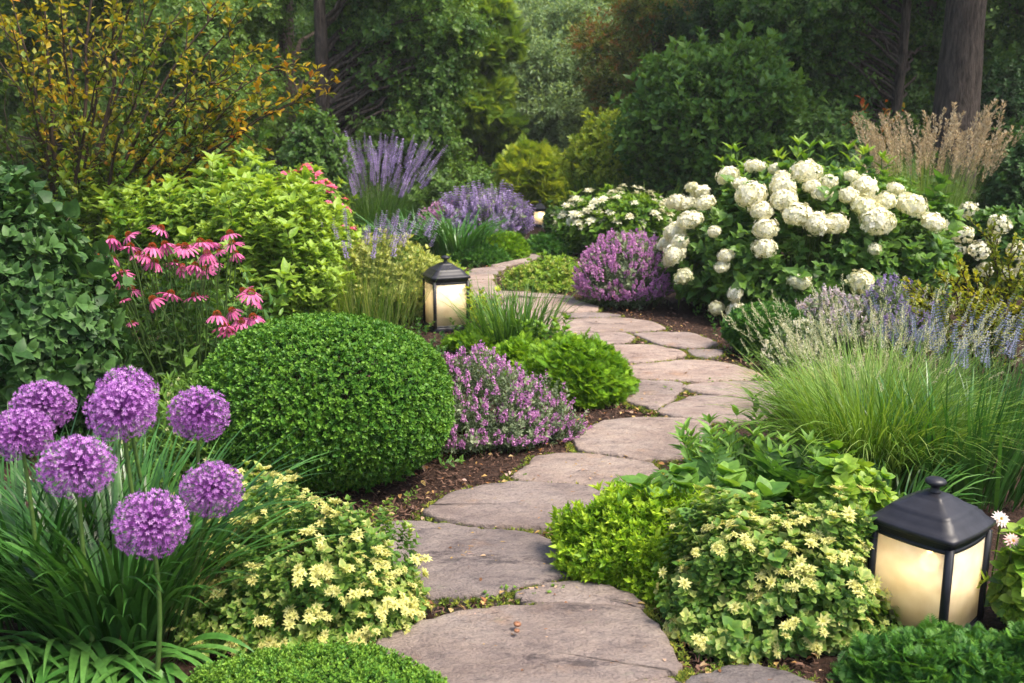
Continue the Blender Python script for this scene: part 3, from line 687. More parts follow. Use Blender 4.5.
ALL = [  # px, py, radius px, distance Y, foot offset, label
 (20, 434, 31, 2.72, (-.03, -.05), 'leftmost allium, purple globe cut by the left edge'),
 (43, 406, 31, 3.0, (-.02, .02), 'allium globe high on the left, partly behind the leftmost one'),
 (121, 411, 34, 2.75, (.02, -.03), 'allium globe overlapping a twin just behind it, tallest front bloom'),
 (126, 396, 32, 2.98, (.03, .05), 'allium globe mostly hidden behind the tallest front one'),
 (77, 467, 36, 2.50, (-.02, -.06), 'allium globe low between the left pair and the tallest pair'),
 (199, 414, 30, 2.90, (-.12, -.06), 'allium globe highest on the right side, in front of the box ball'),
 (212, 489, 32, 2.66, (-.15, -.06), 'rightmost low allium globe leaning toward the cream flowering bush'),
 (151, 524, 37, 2.38, (-.05, -.04), 'lowest and nearest allium globe, centred in the strap leaves')]
for i, (px, py, r, Y, off, lab) in enumerate(ALL):
    hp = atY(px, py, Y); base = np.array([hp[0] + off[0], hp[1] + off[1] + .1, 0]); R_ = r * mpp(hp)
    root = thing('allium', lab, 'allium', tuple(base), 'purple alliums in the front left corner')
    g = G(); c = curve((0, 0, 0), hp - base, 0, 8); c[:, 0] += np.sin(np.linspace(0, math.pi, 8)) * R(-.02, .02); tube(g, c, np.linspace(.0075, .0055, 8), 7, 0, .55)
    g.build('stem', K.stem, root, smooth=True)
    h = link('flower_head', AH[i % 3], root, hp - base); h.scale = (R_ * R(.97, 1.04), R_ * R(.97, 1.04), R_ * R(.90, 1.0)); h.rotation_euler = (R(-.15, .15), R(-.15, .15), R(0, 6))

# ---------------- strap leaved clumps under the alliums
def strap_clump(name, label, c, n, rad, L, w, th1, tint=(.15, .7), azr=None, fold=.3, seg=9, mat=None, cat='strap leaved plant', group=None, p=1.5, th0=(.02, .35)):
    g = G(); B, a, r = disc(n, (0, 0), rad[0], rad[1])
    az = a + rng.normal(0, .4, n) if azr is None else R(azr[0], azr[1], n)
    blades(g, B, az, R(L[0], L[1], n), R(w[0], w[1], n), R(th0[0], th0[1], n) + .25 * r, R(th1[0], th1[1], n) , seg, p, fold, R(tint[0], tint[1], n), .18, tipdt=.12)
    return tag(g.build(name, mat or K.strap, None, c), label, cat, group)
SC = 'strap leaved clumps under the alliums'
def gz(px, py): p = gp(px, py); return (float(p[0]), float(p[1]), 0.)
strap_clump('allium_leaf_clump', 'big fountain of long glossy strap leaves arching right toward the cream bush', gz(120, 640), 420, (.20, .17), (.40, .78), (.010, .019), (.9, 1.75), (.1, .75), None, .35, 10, group=SC)
strap_clump('allium_leaf_clump', 'upright strap leaves at the left edge below the leftmost allium', gz(15, 610), 260, (.22, .16), (.38, .70), (.011, .020), (.35, 1.3), (.1, .7), None, .35, 9, group=SC)
strap_clump('allium_leaf_clump', 'strap leaves between the tallest allium pair and the box ball', gz(120, 575), 170, (.20, .12), (.30, .55), (.009, .016), (.4, 1.4), (.25, .85), None, .35, 9, group=SC)
strap_clump('daylily_clump', 'broad drooping pale green leaves in the bottom left corner', gz(40, 668), 70, (.20, .07), (.26, .44), (.022, .036), (2.0, 2.75), (.45, .9), (-2.9, -.3), .25, 12, p=1.1, th0=(.1, .5))
strap_clump('daylily_clump', 'broad curling leaves under the nearest allium, bottom edge', gz(128, 680), 52, (.14, .06), (.24, .38), (.020, .032), (2.0, 2.7), (.45, .85), (-2.6, .0), .25, 12, p=1.1, th0=(.1, .5))

# ---------------- cream flowered bushes (left and right of the front of the path)
def bract(k=7, w=.55, mi=0):                          # a small flower-like rosette of pale bracts
    ts = []
    for ring, (n, el, s) in enumerate(((k, 8, 1.), (k - 2, 38, .7), (3, 65, .45))):
        for j in range(n):
            a = j * 2 * math.pi / n + ring * .5 + R(-.15, .15); e = math.radians(el + R(-10, 10))
            ts.append(xf(kite(w, .1, .5, .1, mi), (0, 0, 0), leaf_frames(np.array([[math.cos(a) * math.cos(e), math.sin(a) * math.cos(e), math.sin(e)]]), np.array([[0, 0, 1.]]))[0], s * R(.8, 1.1), .4 + .15 * ring + R(-.1, .1)))
    return merge_t(ts)
def leafy_bush(name, label, cat, b, leaf, n, size, fl, nf, fs, lm, fm, nodes=4, til=70, fname='flower', stem_n=14, loc=None, group=None, per=2, inner=.14, up=1.0, flk=1.03, tint=(.05, .6), fup=.9, limit=100, sprlen=1.0, zf=-.25, tipg=.3, fhits=None):
    root = thing(name, label, cat, tuple(b.c), group); g = G()
    sp = [sprig(leaf, nodes, sprlen, .5, til, per, 90, .25, tipg, .012, 2) for _ in range(5)]
    foliage(g, b, sp, n, size, inner=inner, up=up, tint=tint)
    g.V = [v - b.c for v in g.V]; g.build('foliage', [lm, K.stem], root)
    if stem_n:
        g = G(); ground_stems(g, Body((0, 0, 0), b.rx, b.ry, b.h), stem_n, .004); g.build('stem', K.stem, root)
    if nf:
        ms = [tm(t, fname, fm) for t in fl]
        P, D, k = b.sample(nf, .03, fup, .3, zf, .7); P = b.c + (P - b.c) * flk + D * (fs[1] * R(.2, 1.6, (len(P), 1)))
        dup_parts(root, fname, ms, P, frames(D), R(fs[0], fs[1], len(P)), limit, fm, fl)
    return root
KL = full(.62, .10, .2, LANCE if 0 else ((0, .1), (.22, .85), (.5, 1), (.8, .55), (1, .03)))
flw = [merge_t([xf(merge_t([bract(9, .38), xf(tuft(9, .4, .45, 80), (0, 0, .08), None, 1, .1)]), (R(-.75, .75) * (j > 0), R(-.75, .75) * (j > 0), R(-.3, .15)), euler(R(-.5, .5), R(-.5, .5), R(0, 6)), R(.45, .95)) for j in range(q)] + [rod((0, 0, -1.6), (0, 0, 0), .05, .04, 1, .5)]) for q in (1, 2, 3, 3, 4)]
for t in flw: pass
b = patch(312, 652, 225, 512, .8, mid=.10, amp=.14, freq=6)
leafy_bush('cream_flowered_bush', 'cream yellow flowering bush left of the front flagstones', 'flowering bush', b, KL, 2300, (.034, .060), flw, 210, (.016, .027), K.var, [K.cream, K.stem], tint=(.1, .62))
b = patch(372, 628, 110, 575, .7, mid=.12, amp=.07, freq=5)
leafy_bush('cream_flowered_bush', 'low lime edge of creamy bush spilling onto the second flagstone', 'flowering bush', b, KL, 620, (.035, .06), flw, 40, (.012, .02), K.var, [K.cream, K.stem], tint=(.3, .7), stem_n=4)
b = patch(240, 560, 130, 478, .8, mid=.10, amp=.14, freq=6)
leafy_bush('cream_flowered_bush', 'rear cream flowering bush between the box ball and the alliums', 'flowering bush', b, KL, 900, (.04, .07), flw, 110, (.015, .024), K.var, [K.cream, K.stem], tint=(.1, .6))
# right one: rounder leaves
RL = full(.85, .08, .22, ((0, .3), (.12, .8), (.42, 1), (.75, .7), (1, .04)))
b = patch(766, 655, 215, 510, .75, mid=.10, amp=.14, freq=6)
leafy_bush('pale_flowered_groundcover', 'round leaved plant with pale cream flower clusters left of the large lantern', 'flowering bush', b, RL, 2500, (.036, .064), flw, 100, (.017, .029), K.var, [K.cream, K.stem], tint=(.15, .65), til=78)
b = patch(842, 598, 85, 472, .8, mid=.2, amp=.12, freq=6)
leafy_bush('pale_leaved_plant', 'yellow green leafy shoots against the left side of the large lantern', 'leafy plant', b, RL, 420, (.08, .13), flw, 22, (.016, .026), K.lime, [K.cream, K.stem], tint=(.25, .9), til=78, stem_n=8, nodes=5)
b = patch(1036, 640, 70, 545, .8, mid=.4, amp=.07, freq=5)
leafy_bush('pale_leaved_plant', 'yellow green leafy plant at the right edge beside the large lantern', 'leafy plant', b, RL, 420, (.07, .11), flw, 0, (.016, .026), K.lime, [K.cream, K.stem], tint=(.15, .8), til=78, stem_n=8)
# two pale daisies by the lantern
def daisy():
    ts = [xf(kite(.28, .04, .55, .25), (0, 0, 0), leaf_frames(np.array([[math.cos(a), math.sin(a), .18 + rr]]), np.array([[0, 0, 1.]]))[0], s, R(-.1, .2)) for rr, n, s in ((0, 15, 1.), (.5, 11, .75)) for a in np.arange(n) * 2 * math.pi / n + rr]
    a = merge_t(ts); c = xf(tuft(14, .4, .3, 85, 1), (0, 0, .02), None, 1, .4); return merge_t([a, c])
for k, (px, py, r, Y, lab) in enumerate([(1001, 519, .031, 2.95, 'white daisy flower just right of the large lantern roof'), (1013, 541, .029, 2.8, 'pinkish daisy flower at the right edge below the white one')]):
    hp = atY(px, py, Y); base = np.array([hp[0] + .03, hp[1] + .08, 0]); root = thing('daisy', lab, 'daisy', tuple(base))
    g = G(); tube(g, curve((0, 0, 0), hp - base, .03, 6), .003, 5, 0, .5); g.build('stem', K.stem, root)
    t = daisy(); g = G(); g.add(t['V'], t['F'], t['T'] + .5, t['M'])
    fm = leafmat('daisy_petal', [(.6, .38, .42), (.78, .66, .66), (.82, .80, .76)] if k == 0 else [(.55, .22, .28), (.72, .42, .42), (.8, .66, .6)], .5, .3)

    o = g.build('flower_head', [fm, K.gold], root, hp - base); o.scale = (r,) * 3; o.rotation_euler = (.75, .1, 0)

# ---------------- low evergreen mats
ft = [feather(12, 1., .36, .072, R(-.1, .3), 0) for _ in range(4)]
def erect(t): return xf(t, (0, 0, 0), euler(math.radians(90 - 32), 0, 0))     # spray rises from the growth axis
jt = [merge_t([xf(ft[(i + j) % 4], (0, 0, 0), euler(0, 0, j * 2.09 + R(0, .6)) @ euler(math.radians(R(35, 65)), 0, 0), R(.8, 1)) for j in range(3)]) for i in range(4)]
def juniper(label, b, n=900, size=(.04, .075), mat=None, tint=(.15, .65), name='low_juniper', cat='juniper', group=None, **kw):
    return mound(name, label, cat, b, jt, int(n * 1.35), size, [mat or K.juni], group, **kw)
juniper('flat dark green juniper in the bottom right corner below the large lantern', patch(945, 708, 200, 632, .6, mid=.12, amp=.12), 1500, (.03, .055), tint=(.1, .6))
juniper('low feathery juniper at the far right of the bottom edge', patch(1040, 705, 90, 628, .6, mid=.12, amp=.1), 500, (.03, .055), tint=(.05, .45))
bt = [sprig(kite2(.42, .1, .5), 4, 1, .55, 50, 2, 80, .2, .35, 0, 3) for _ in range(4)]
mound('clipped_low_hedge', 'tight small-leaved green hedge top along the bottom edge, left of the front flagstone', 'hedge', patch(322, 735, 225, 660, .45, mid=.4, amp=.07, freq=6, power=2.6), bt, 5200, (.018, .03), [K.juni, K.wood], tint=(.15, .8), inner=.05, stray=.01)
# bright spreading mat right of the grey flagstone
mound('bright_stonecrop_mat', 'bright yellow green feathery mat spreading over the flagstone edges on the right', 'ground cover', patch(640, 592, 172, 492, .75, mid=.12, amp=.10, freq=6), bt, 3600, (.035, .06), [K.bright, K.stem], tint=(.05, .75), inner=.10, up=.8, jit=.5)
mound('bright_stonecrop_mat', 'low front lobe of the bright mat beside the narrow wedge flagstone', 'ground cover', patch(668, 606, 90, 560, .7, mid=.12, amp=.10, freq=6), bt, 800, (.03, .05), [K.bright, K.stem], tint=(.0, .55), inner=.10, up=.8, jit=.5)

# ---------------- ferns and broad leaves
def fern(label, c, n, L, tint, lean=(.35, 1.0)):
    g = G()
    ts = [feather(15, 1, .40, .085, d, 0, 0) for d in (.15, .35, .55)]
    az = R(0, 6.283, n); el = np.array([math.pi / 2 - R(lean[0], lean[1]) for _ in range(n)])
    D = np.stack([np.cos(az) * np.cos(el), np.sin(az) * np.cos(el), np.sin(el)], 1)
    P = np.stack([np.cos(az) * .03, np.sin(az) * .03, 0 * az], 1)
    inst_multi(g, ts, P, leaf_frames(D, np.array([[0, 0, 1.]]) + 0 * D), R(L[0], L[1], n), R(tint[0], tint[1], n))
    return tag(g.build('fern', K.mid, None, c), label, 'fern', 'ferns behind the pale flowered ground cover')
fern('fern with arching fronds over the bright green mat', gz(700, 545), 18, (.26, .38), (.45, .9))
fern('fern with tall upright fronds beside the fountain grass', gz(765, 512), 20, (.26, .38), (.4, .85))
fern('dark fern tucked behind the pale flower clusters', gz(812, 540), 20, (.28, .42), (.15, .5))
fern('small fern reaching over the pale round flagstone', gz(728, 500), 12, (.20, .30), (.45, .9))
# lance leaved shoots
def shoots(name, label, c, n, rad, H, leaf, ll, mat, tint, group=None, cat='leafy plant', nodes=6, per=2, til=60, lean=.25):
    g = G(); B, a, r = disc(n, (0, 0), rad[0], rad[1])
    ts = [sprig(leaf, nodes, 1., ll, til, per, 85, .3, .25, .010, 3, .12) for _ in range(4)]
    D = np.stack([np.cos(a) * r * lean, np.sin(a) * r * lean, np.ones(n)], 1) + rng.normal(0, .06, (n, 3))
    inst_multi(g, ts, B, frames(D), R(H[0], H[1], n), R(tint[0], tint[1], n)); return tag(g.build(name, [mat, K.stem], None, c), label, cat, group)
LL = full(.30, .08, .25, LANCE)
shoots('lance_leaved_plant', 'lance leaved shoots standing above the ferns in front of the pale flagstones', gz(752, 508), 30, (.22, .18), (.20, .33), LL, .36, K.fern, (.2, .8))
shoots('lance_leaved_plant', 'single bright leafy shoot in front of the long pale flagstone', gz(757, 470), 4, (.05, .05), (.30, .38), LL, .34, K.mid, (.5, .9))
shoots('broad_leaved_plant', 'broad rounded leaves poking out between the bright mat and pale flowers', gz(700, 575), 20, (.18, .12), (.20, .32), full(.9, .07, .25, HEART), .42, K.fern, (.2, .7), til=72, nodes=3)

# ---------------- fountain grass at the right
def haze_grass(name, label, c, n, rad, L, th1, w=.0035, tint=(.2, .8), heads=0, hmat=None, hl=(.06, .10), group=None, cat='ornamental grass', hn=None, mat=None, th0=(.02, .3), azb=None, p=1.5, ht=.7, seg=7, blob=None):
    root = thing(name, label, cat, c, group)
    g = G(); B, a, r = disc(n, (0, 0), rad[0], rad[1]); az = a + rng.normal(0, .45, n)
    blades(g, B, az, R(L[0], L[1], n), R(w * .7, w * 1.3, n), R(th0[0], th0[1], n) + .2 * r, R(th1[0], th1[1], n), seg, p, 0, R(tint[0], tint[1], n), .4, tipdt=.25)
    g.build('foliage', mat or K.grass, root)
    if heads:
        B, a, r = disc(heads, (0, 0), rad[0] * .9, rad[1] * .9); az = a + rng.normal(0, .4, heads); g = G()
        C = blades(g, B, az, R(L[1] * .9, L[1] * 1.18, heads), .0022, R(.0, .2, heads) + .25 * r, R(.25, th1[0] + .35, heads), 6, 1.6, 0, .6, .3)
        g.build('stem', mat or K.grass, root)
        tips, dirs = C[:, -1] , nrm(C[:, -1] - C[:, -2])
        s = blob or seedhead(); ms = [tm(t, 'flower_spike', [hmat]) for t in s]
        dup_parts(root, 'flower_spike', ms, tips - dirs * hl[0] * .6 + np.array(c), frames(dirs), R(hl[0], hl[1], heads), hn or 100, [hmat], s)
    return root
def seedhead(k=16, w=.10):
    out = []
    for _ in range(3):
        g = G(); z = np.linspace(.0, 1, k * 3); a = R(0, 6.28, k * 3); rr = w * (.35 + .65 * np.sin(np.clip(z * 1.1 + .1, 0, 1) * math.pi))
        P = np.stack([np.cos(a) * rr * .3 + z * z * .12, np.sin(a) * rr * .3, z], 1); D = np.stack([np.cos(a), np.sin(a), 1.1 + 0 * a], 1)
        inst(g, kite2(.3, .1), P, frames(D)[:, :, [0, 2, 1]] * np.array([1, 1, -1]), R(.07, .13, k * 3), R(.3, .9, k * 3))
        out.append(dict(V=np.concatenate(g.V), T=np.concatenate(g.T), F=g.Q, M=g.QM))
    return out
c = gz(890, 508)
K.pale = leafmat('pale_seed_head', [(.28, .30, .14), (.45, .46, .25), (.60, .60, .38), (.72, .70, .52)], .6, .4, .3, (1.2, 1.1, .8))
haze_grass('fountain_grass', 'big green fountain grass with hazy pale tips, right of the path', (c[0], c[1] + .25, 0), 2100, (.25, .22), (.40, .74), (.6, 2.2), .006, (.0, .6), 170, K.pale, (.06, .10), seg=8)
c = gz(872, 440)
haze_grass('fountain_grass', 'pale feathery grass tuft behind the fountain grass, nearest the path', (c[0], c[1] + .2, 0), 900, (.17, .2), (.28, .48), (.9, 2.0), .0035, (.4, 1.), 110, K.pale, (.06, .10))
c = gz(985, 520)
haze_grass('iris_leaf_clump', 'broad upright blade leaves behind the large lantern', (c[0], c[1] + .2, 0), 300, (.26, .16), (.35, .62), (.15, .9), .014, (.1, .6), mat=K.strap, cat='blade leaved plant')
c = gz(905, 545)
haze_grass('iris_leaf_clump', 'arching pale edged blades just behind the large lantern roof', (c[0], c[1] + .12, 0), 150, (.16, .10), (.25, .42), (.9, 2.3), .010, (.3, .95), mat=K.strap, cat='blade leaved plant')
# ================================================================ middle distance
# ---------------- white hydrangea
def hyd_head(seed, open_=0):
    g = G(); n = 150; i = np.arange(n) + .5; ph = np.arccos(1 - 1.72 * i / n); th = math.pi * (1 + 5 ** .5) * i
    U = np.stack([np.cos(th) * np.sin(ph), np.sin(th) * np.sin(ph), np.cos(ph)], 1)
    pet = kite2(.85, -.06, .55, .12); st = merge_t([xf(pet, (0, 0, 0), leaf_frames(np.array([[math.cos(a), math.sin(a), .15]]), np.array([[0, 0, 1.]]))[0], 1, R(-.06, .06)) for a in np.arange(4) * math.pi / 2])
    rr = R(.78, 1.04, n) * (1 + .15 * np.sin(U[:, 0] * 5 + seed) * np.cos(U[:, 1] * 6))
    if open_: k = R(0, 1, n) < .55; U, rr = U[k], rr[k]; n = len(U)
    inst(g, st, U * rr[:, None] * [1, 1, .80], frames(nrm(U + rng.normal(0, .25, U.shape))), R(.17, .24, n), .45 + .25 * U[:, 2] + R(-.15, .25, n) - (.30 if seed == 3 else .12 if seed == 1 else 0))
    inst(g, tuft(5, .5), U * .8 * [1, 1, .78], frames(U), .16, .1)
    return g.mesh('flower_head', [K.white])
HH = [hyd_head(i) for i in range(4)]; HL = [hyd_head(9, 1), hyd_head(8, 1)]
HEADS = [(756,171,10),(730,181,11),(806,178,14),(782,183,10),(753,200,15),(783,192,12),(784,204,13),(762,214,12),(797,217,13),(862,192,13),(847,199,11),(861,209,13),(883,204,11),(907,209,14),(929,225,12),(815,226,13),(834,226,12),(873,224,16),(821,196,9),(766,231,12),(828,185,9),(679,205,9),(703,195,9),(690,207,10),(694,223,12),(708,206,9),(679,234,11),(679,255,12),(683,244,10),(687,276,9),(765,249,12),(727,256,8),(723,267,7),(799,281,11),(859,282,13),(718,307,8),(737,309,9),(736,293,8),(873,250,7),(694,190,7),(716,233,7),(742,187,8),(893,192,8),(812,190,9),(670,245,9),(850,180,8),(776,172,7),(672,262,7)]
HLF = full(.66, .10, .30, HEART, edge=.06); hsp = [sprig(HLF, 4, 1, .62, 62, 2, 90, .2, .35, .014, 3) for _ in range(5)]
b = patch(808, 326, 296, 168, .72, mid=.22, amp=.05, freq=5, power=2.2)
def hydrangea(label, b, n, size, heads, hm, seedl=0, tint=(.05, .8)):
    root = thing('white_hydrangea', label, 'hydrangea', tuple(b.c)); g = G(); foliage(g, Body(b.c, b.rx * .97, b.ry * .95, b.h * .96, b.mid, .06, 6, b.power, b.seed), hsp, n, size, inner=.12, up=.9, jit=.45, tint=tint)
    g.V = [v - b.c for v in g.V]; g.build('foliage', [K.mid, K.stem], root)
    g = G(); ground_stems(g, Body((0, 0, 0), b.rx, b.ry, b.h), 30, .007, spread=.5); 
    for px, py, r in heads:
        p, nn = b.hit(px, py, 1.03); r_ = r * mpp(p) * 1.06; D = nrm(nn * .6 + np.array([0, -.1, 1.0]))
        p = p + nn * r_ * .45
        o = link('flower_head', hm[int(rng.integers(0, len(hm)))], root, p - b.c)
        M = frames(D[None])[0] * np.array([R(.85, 1.1), R(.85, 1.1), R(.8, 1.05)]); from mathutils import Matrix
        E = np.eye(4); E[:3, :3] = M * r_; E[:3, 3] = p - b.c; o.matrix_local = Matrix(E.tolist())
        tube(g, curve(p - b.c - D * r_ * .3, (p - b.c) * .6 * [1, 1, 1] - [0, 0, .1], -.05, 4), .004, 4, 0, .4)
    g.build('stem', K.stem, root); return root
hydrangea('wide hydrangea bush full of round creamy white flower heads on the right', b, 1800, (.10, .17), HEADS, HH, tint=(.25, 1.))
b = patch(990, 296, 100, 206, .8, mid=.45, amp=.06)
hydrangea('smaller lacy white hydrangea at the right edge behind the golden twiggy shrub', b, 420, (.10, .15), [(970,214,10),(965,236,11),(998,227,12),(980,250,11),(992,240,8),(1016,251,10),(1021,268,9),(985,268,8),(1006,272,8),(960,250,7)], HL, tint=(0, .5))
shoots('leafy_shoot_plant', 'bright leafy shoots rising behind the white hydrangea blooms', (float(gp(800, 290)[0]), 9.3, 0), 22, (.8, .2), (1.05, 1.36), LL, .15, K.lime, (.2, .7), lean=.1, nodes=12)

# ---------------- flowering spikes on bushy plants
def floret_cluster(k=14, w=.5, mi=0, ls=.42, ln=1.0, tap=.35):               # short loose spike of lipped florets along +Z
    g = G(); z = np.sort(R(0, 1, k)); a = R(0, 6.28, k); rr = w * .22 * (1 - tap * z)
    P = np.stack([np.cos(a) * rr, np.sin(a) * rr, z * ln], 1); D = np.stack([np.cos(a), np.sin(a), .5 + 0 * a], 1)
    f = merge_t([xf(kite2(.8, .1, .5, .15), (0, 0, 0), leaf_frames(np.array([[math.cos(q), math.sin(q), .9]]), np.array([[0, 0, 1.]]))[0], 1, R(-.1, .1)) for q in (0, 2.1, 4.2)])
    inst(g, f, P, frames(D), R(ls * .5, ls, k) * w, R(.2, .8, k) + .15 * z)
    return dict(V=np.concatenate(g.V), T=np.concatenate(g.T), F=g.Q, M=[mi] * len(g.Q))
def spike_t(levels=9, per=5, w=.12, fs=.10, smi=1, gap=.0):
    ts = []; 
    for i in range(levels):
        z = i / (levels - 1); ww = w * (.55 + .45 * math.sin(min(1, z * .9 + .15) * math.pi)) * (1 - .5 * z)
        for j in range(per):
            a = i * 1.1 + j * 6.283 / per + R(-.2, .2); D = np.array([[math.cos(a), math.sin(a), .6]])
            ts.append(xf(kite(.6, .15, .5), np.array([math.cos(a) * ww * .3, math.sin(a) * ww * .3, z * (1 - gap)]), leaf_frames(D, np.array([[0, 0, 1.]]))[0], fs * (1 - .45 * z) * R(.8, 1.2), R(.2, .8)))
    ts.append(rod((0, 0, -.7), (0, 0, .97), .014, .008, smi, .5)); return merge_t(ts)
def bloomy(name, label, cat, b, leafsp, n, size, lm, blooms, nb, bs, bm, limit=100, up=1.0, fup=1.2, zf=-.35, tint=(.1, .6), jitf=.35, out=.0, stems=True, group=None, fname='flower_spike', cam=.75, inner=.12, rise=0.0):
    root = thing(name, label, cat, tuple(b.c), group); g = G(); b2 = Body(b.c, b.rx * .93, b.ry * .93, b.h * .93, b.mid, b.amp, b.freq, b.power, b.seed)
    foliage(g, b2, leafsp, n, size, inner=inner, up=up, tint=tint, jit=.4)
    g.V = [v - b.c for v in g.V]; g.build('foliage', [lm, K.stem], root)
    P, D, k = b.sample(nb, .05, fup, jitf, zf, cam); P = P - D * (bs[0] * .4); n = len(P); P[:, 2] += R(0, 1, n) * rise; S = R(bs[0], bs[1], n)
    if stems:
        g = G()
        for p, d in zip(P, D):
            q = rod(p - b.c - d * .12, p - b.c + d * .02, .0016, .0012, 0, .4); g.add(q['V'], q['F'], q['T'], q['M'])
        g.build('stem', K.stem, root)
    ms = [tm(t, fname, bm) for t in blooms]
    dup_parts(root, fname, ms, P, frames(D), S, limit, bm, blooms)
    return root
gl = [sprig(kite(.42, .1, .45), 6, 1, .30, 60, 2, 90, .2, .3, .010, 3) for _ in range(5)]
glb = [sprig(kite(.5, .1, .45), 5, 1, .36, 60, 2, 90, .2, .3, .010, 3) for _ in range(4)]
fc = [floret_cluster(15, .5) for _ in range(5)]
b = patch(474, 458, 160, 356, .85, mid=.2, amp=.09, freq=5)
bloomy('purple_catmint', 'pinkish purple catmint spilling between the clipped ball and the path', 'catmint', b, gl, 1500, (.06, .10), K.grey, fc, 420, (.035, .055), [K.cat])
b = patch(538, 446, 95, 382, .8, mid=.12, amp=.14, freq=6)
bloomy('purple_catmint', 'low sparse purple catmint stems beside the bright green fine-leaved mound', 'catmint', b, gl, 380, (.05, .09), K.grey, fc, 90, (.03, .05), [K.cat])
b = patch(625, 312, 98, 232, .9, mid=.32, amp=.05, freq=5)
bloomy('purple_catmint', 'rounded purple catmint mound left of the white hydrangea', 'catmint', b, gl, 1500, (.08, .13), K.grey, fc, 620, (.05, .08), [K.cat], zf=-.55)
b = patch(835, 352, 100, 294, .9, mid=.25, amp=.09, freq=5)
bloomy('pale_lavender_catmint', 'pale lilac catmint behind the fountain grass, below the hydrangea', 'catmint', b, gl, 1000, (.07, .11), K.grey, fc, 360, (.04, .065), [leafmat('lilac_petal', [(.26, .20, .28), (.42, .36, .46), (.58, .50, .60), (.70, .64, .70)], .55, .3)])
b = patch(893, 350, 80, 284, .9, mid=.25, amp=.09, freq=5)
bloomy('pale_lavender_catmint', 'violet tinged catmint under the golden twiggy shrub', 'catmint', b, gl, 700, (.07, .11), K.grey, fc, 260, (.04, .065), [K.lav])
b = patch(800, 380, 70, 322, .9, mid=.25, amp=.1, freq=5)
bloomy('white_catmint', 'whitish flowering tuft between the lime mound and the fountain grass', 'catmint', b, gl, 500, (.06, .09), K.grey, fc, 160, (.03, .05), [K.white])

# mounds along the path
juniper('bright green fine-leaved mound at the inner bend of the path', patch(574, 410, 124, 340, .85, mid=.25, amp=.06), 2000, (.05, .085), K.bright, (.0, .75), 'feathery_mound', 'evergreen mound', inner=.07)
juniper('dark lower shoulder of the bright mound beside the purple catmint', patch(520, 385, 80, 338, .85, mid=.25, amp=.08), 700, (.05, .08), K.bright, (.0, .4), 'feathery_mound', 'evergreen mound', inner=.07)
juniper('low green cushion just below the middle lantern', patch(480, 352, 75, 328, .7, mid=.25, amp=.08), 500, (.05, .08), K.bright, (.0, .5), 'feathery_mound', 'evergreen mound')
juniper('small rounded dark green mound in front of the hydrangea', patch(765, 361, 84, 302, .95, mid=.42, amp=.03), 2600, (.04, .06), K.juni, (.25, .8), 'clipped_green_mound', 'evergreen mound', inner=.05, stray=.01)
juniper('small lime mound right of the dark green mound', patch(788, 373, 46, 336, .9, mid=.25, amp=.05), 700, (.035, .055), K.bright, (.1, .7), 'lime_mound', 'evergreen mound', inner=.06)
G3 = 'low mounds at the far bend'
juniper('smooth dark green mound at the left of the far bend', patch(478, 266, 62, 244, .9, mid=.25, amp=.03), 1300, (.045, .07), K.juni, (.2, .6), 'green_mound', 'evergreen mound', G3, inner=.05)
juniper('trailing green mound behind the far bend, beside the tall catmint', patch(505, 262, 52, 232, .9, mid=.25, amp=.06), 1100, (.05, .08), K.bright, (.0, .4), 'green_mound', 'evergreen mound', G3, inner=.05)
juniper('round olive mound in front of the small far lantern', patch(548, 257, 52, 234, .9, mid=.25, amp=.03), 1000, (.05, .08), K.juni, (.45, .9), 'green_mound', 'evergreen mound', G3, inner=.05)
b = patch(546, 293, 84, 262, .9, mid=.12, amp=.08, freq=6)
bloomy('pale_groundcover', 'pale green spreading ground cover with whitish tips at the far bend', 'ground cover', b, glb, 1300, (.07, .11), K.lime, [tuft(8, .5, 1, 70)], 200, (.03, .05), [K.cream], fname='flower', stems=False, tint=(.3, 1.))
b = patch(558, 290, 55, 258, .8, mid=.25, amp=.08, freq=6)
bloomy('pale_groundcover', 'right end of the pale ground cover tucked against the purple mound', 'ground cover', b, glb, 600, (.08, .12), K.lime, [tuft(8, .5, 1, 70)], 60, (.03, .05), [K.cream], fname='flower', stems=False, tint=(.1, .7))
# pale green feathery bush behind the lantern
b = patch(382, 326, 150, 240, .8, mid=.42, amp=.08, freq=5)
bloomy('pale_green_bush', 'pale lime feathery bush behind and left of the middle lantern', 'bush', b, glb, 2200, (.09, .15), K.var, [tuft(8, .5, 1, 70)], 420, (.035, .06), [K.cream], fname='flower', stems=False, tint=(.35, 1.), cam=.6)
b = patch(448, 294, 36, 262, .9, mid=.25, amp=.06, freq=5)
bloomy('pale_green_bush', 'low pale lime tuft right behind the middle lantern roof', 'bush', b, glb, 500, (.08, .12), K.lime, [tuft(8, .5, 1, 70)], 60, (.03, .05), [K.cream], fname='flower', stems=False, tint=(.4, 1.))
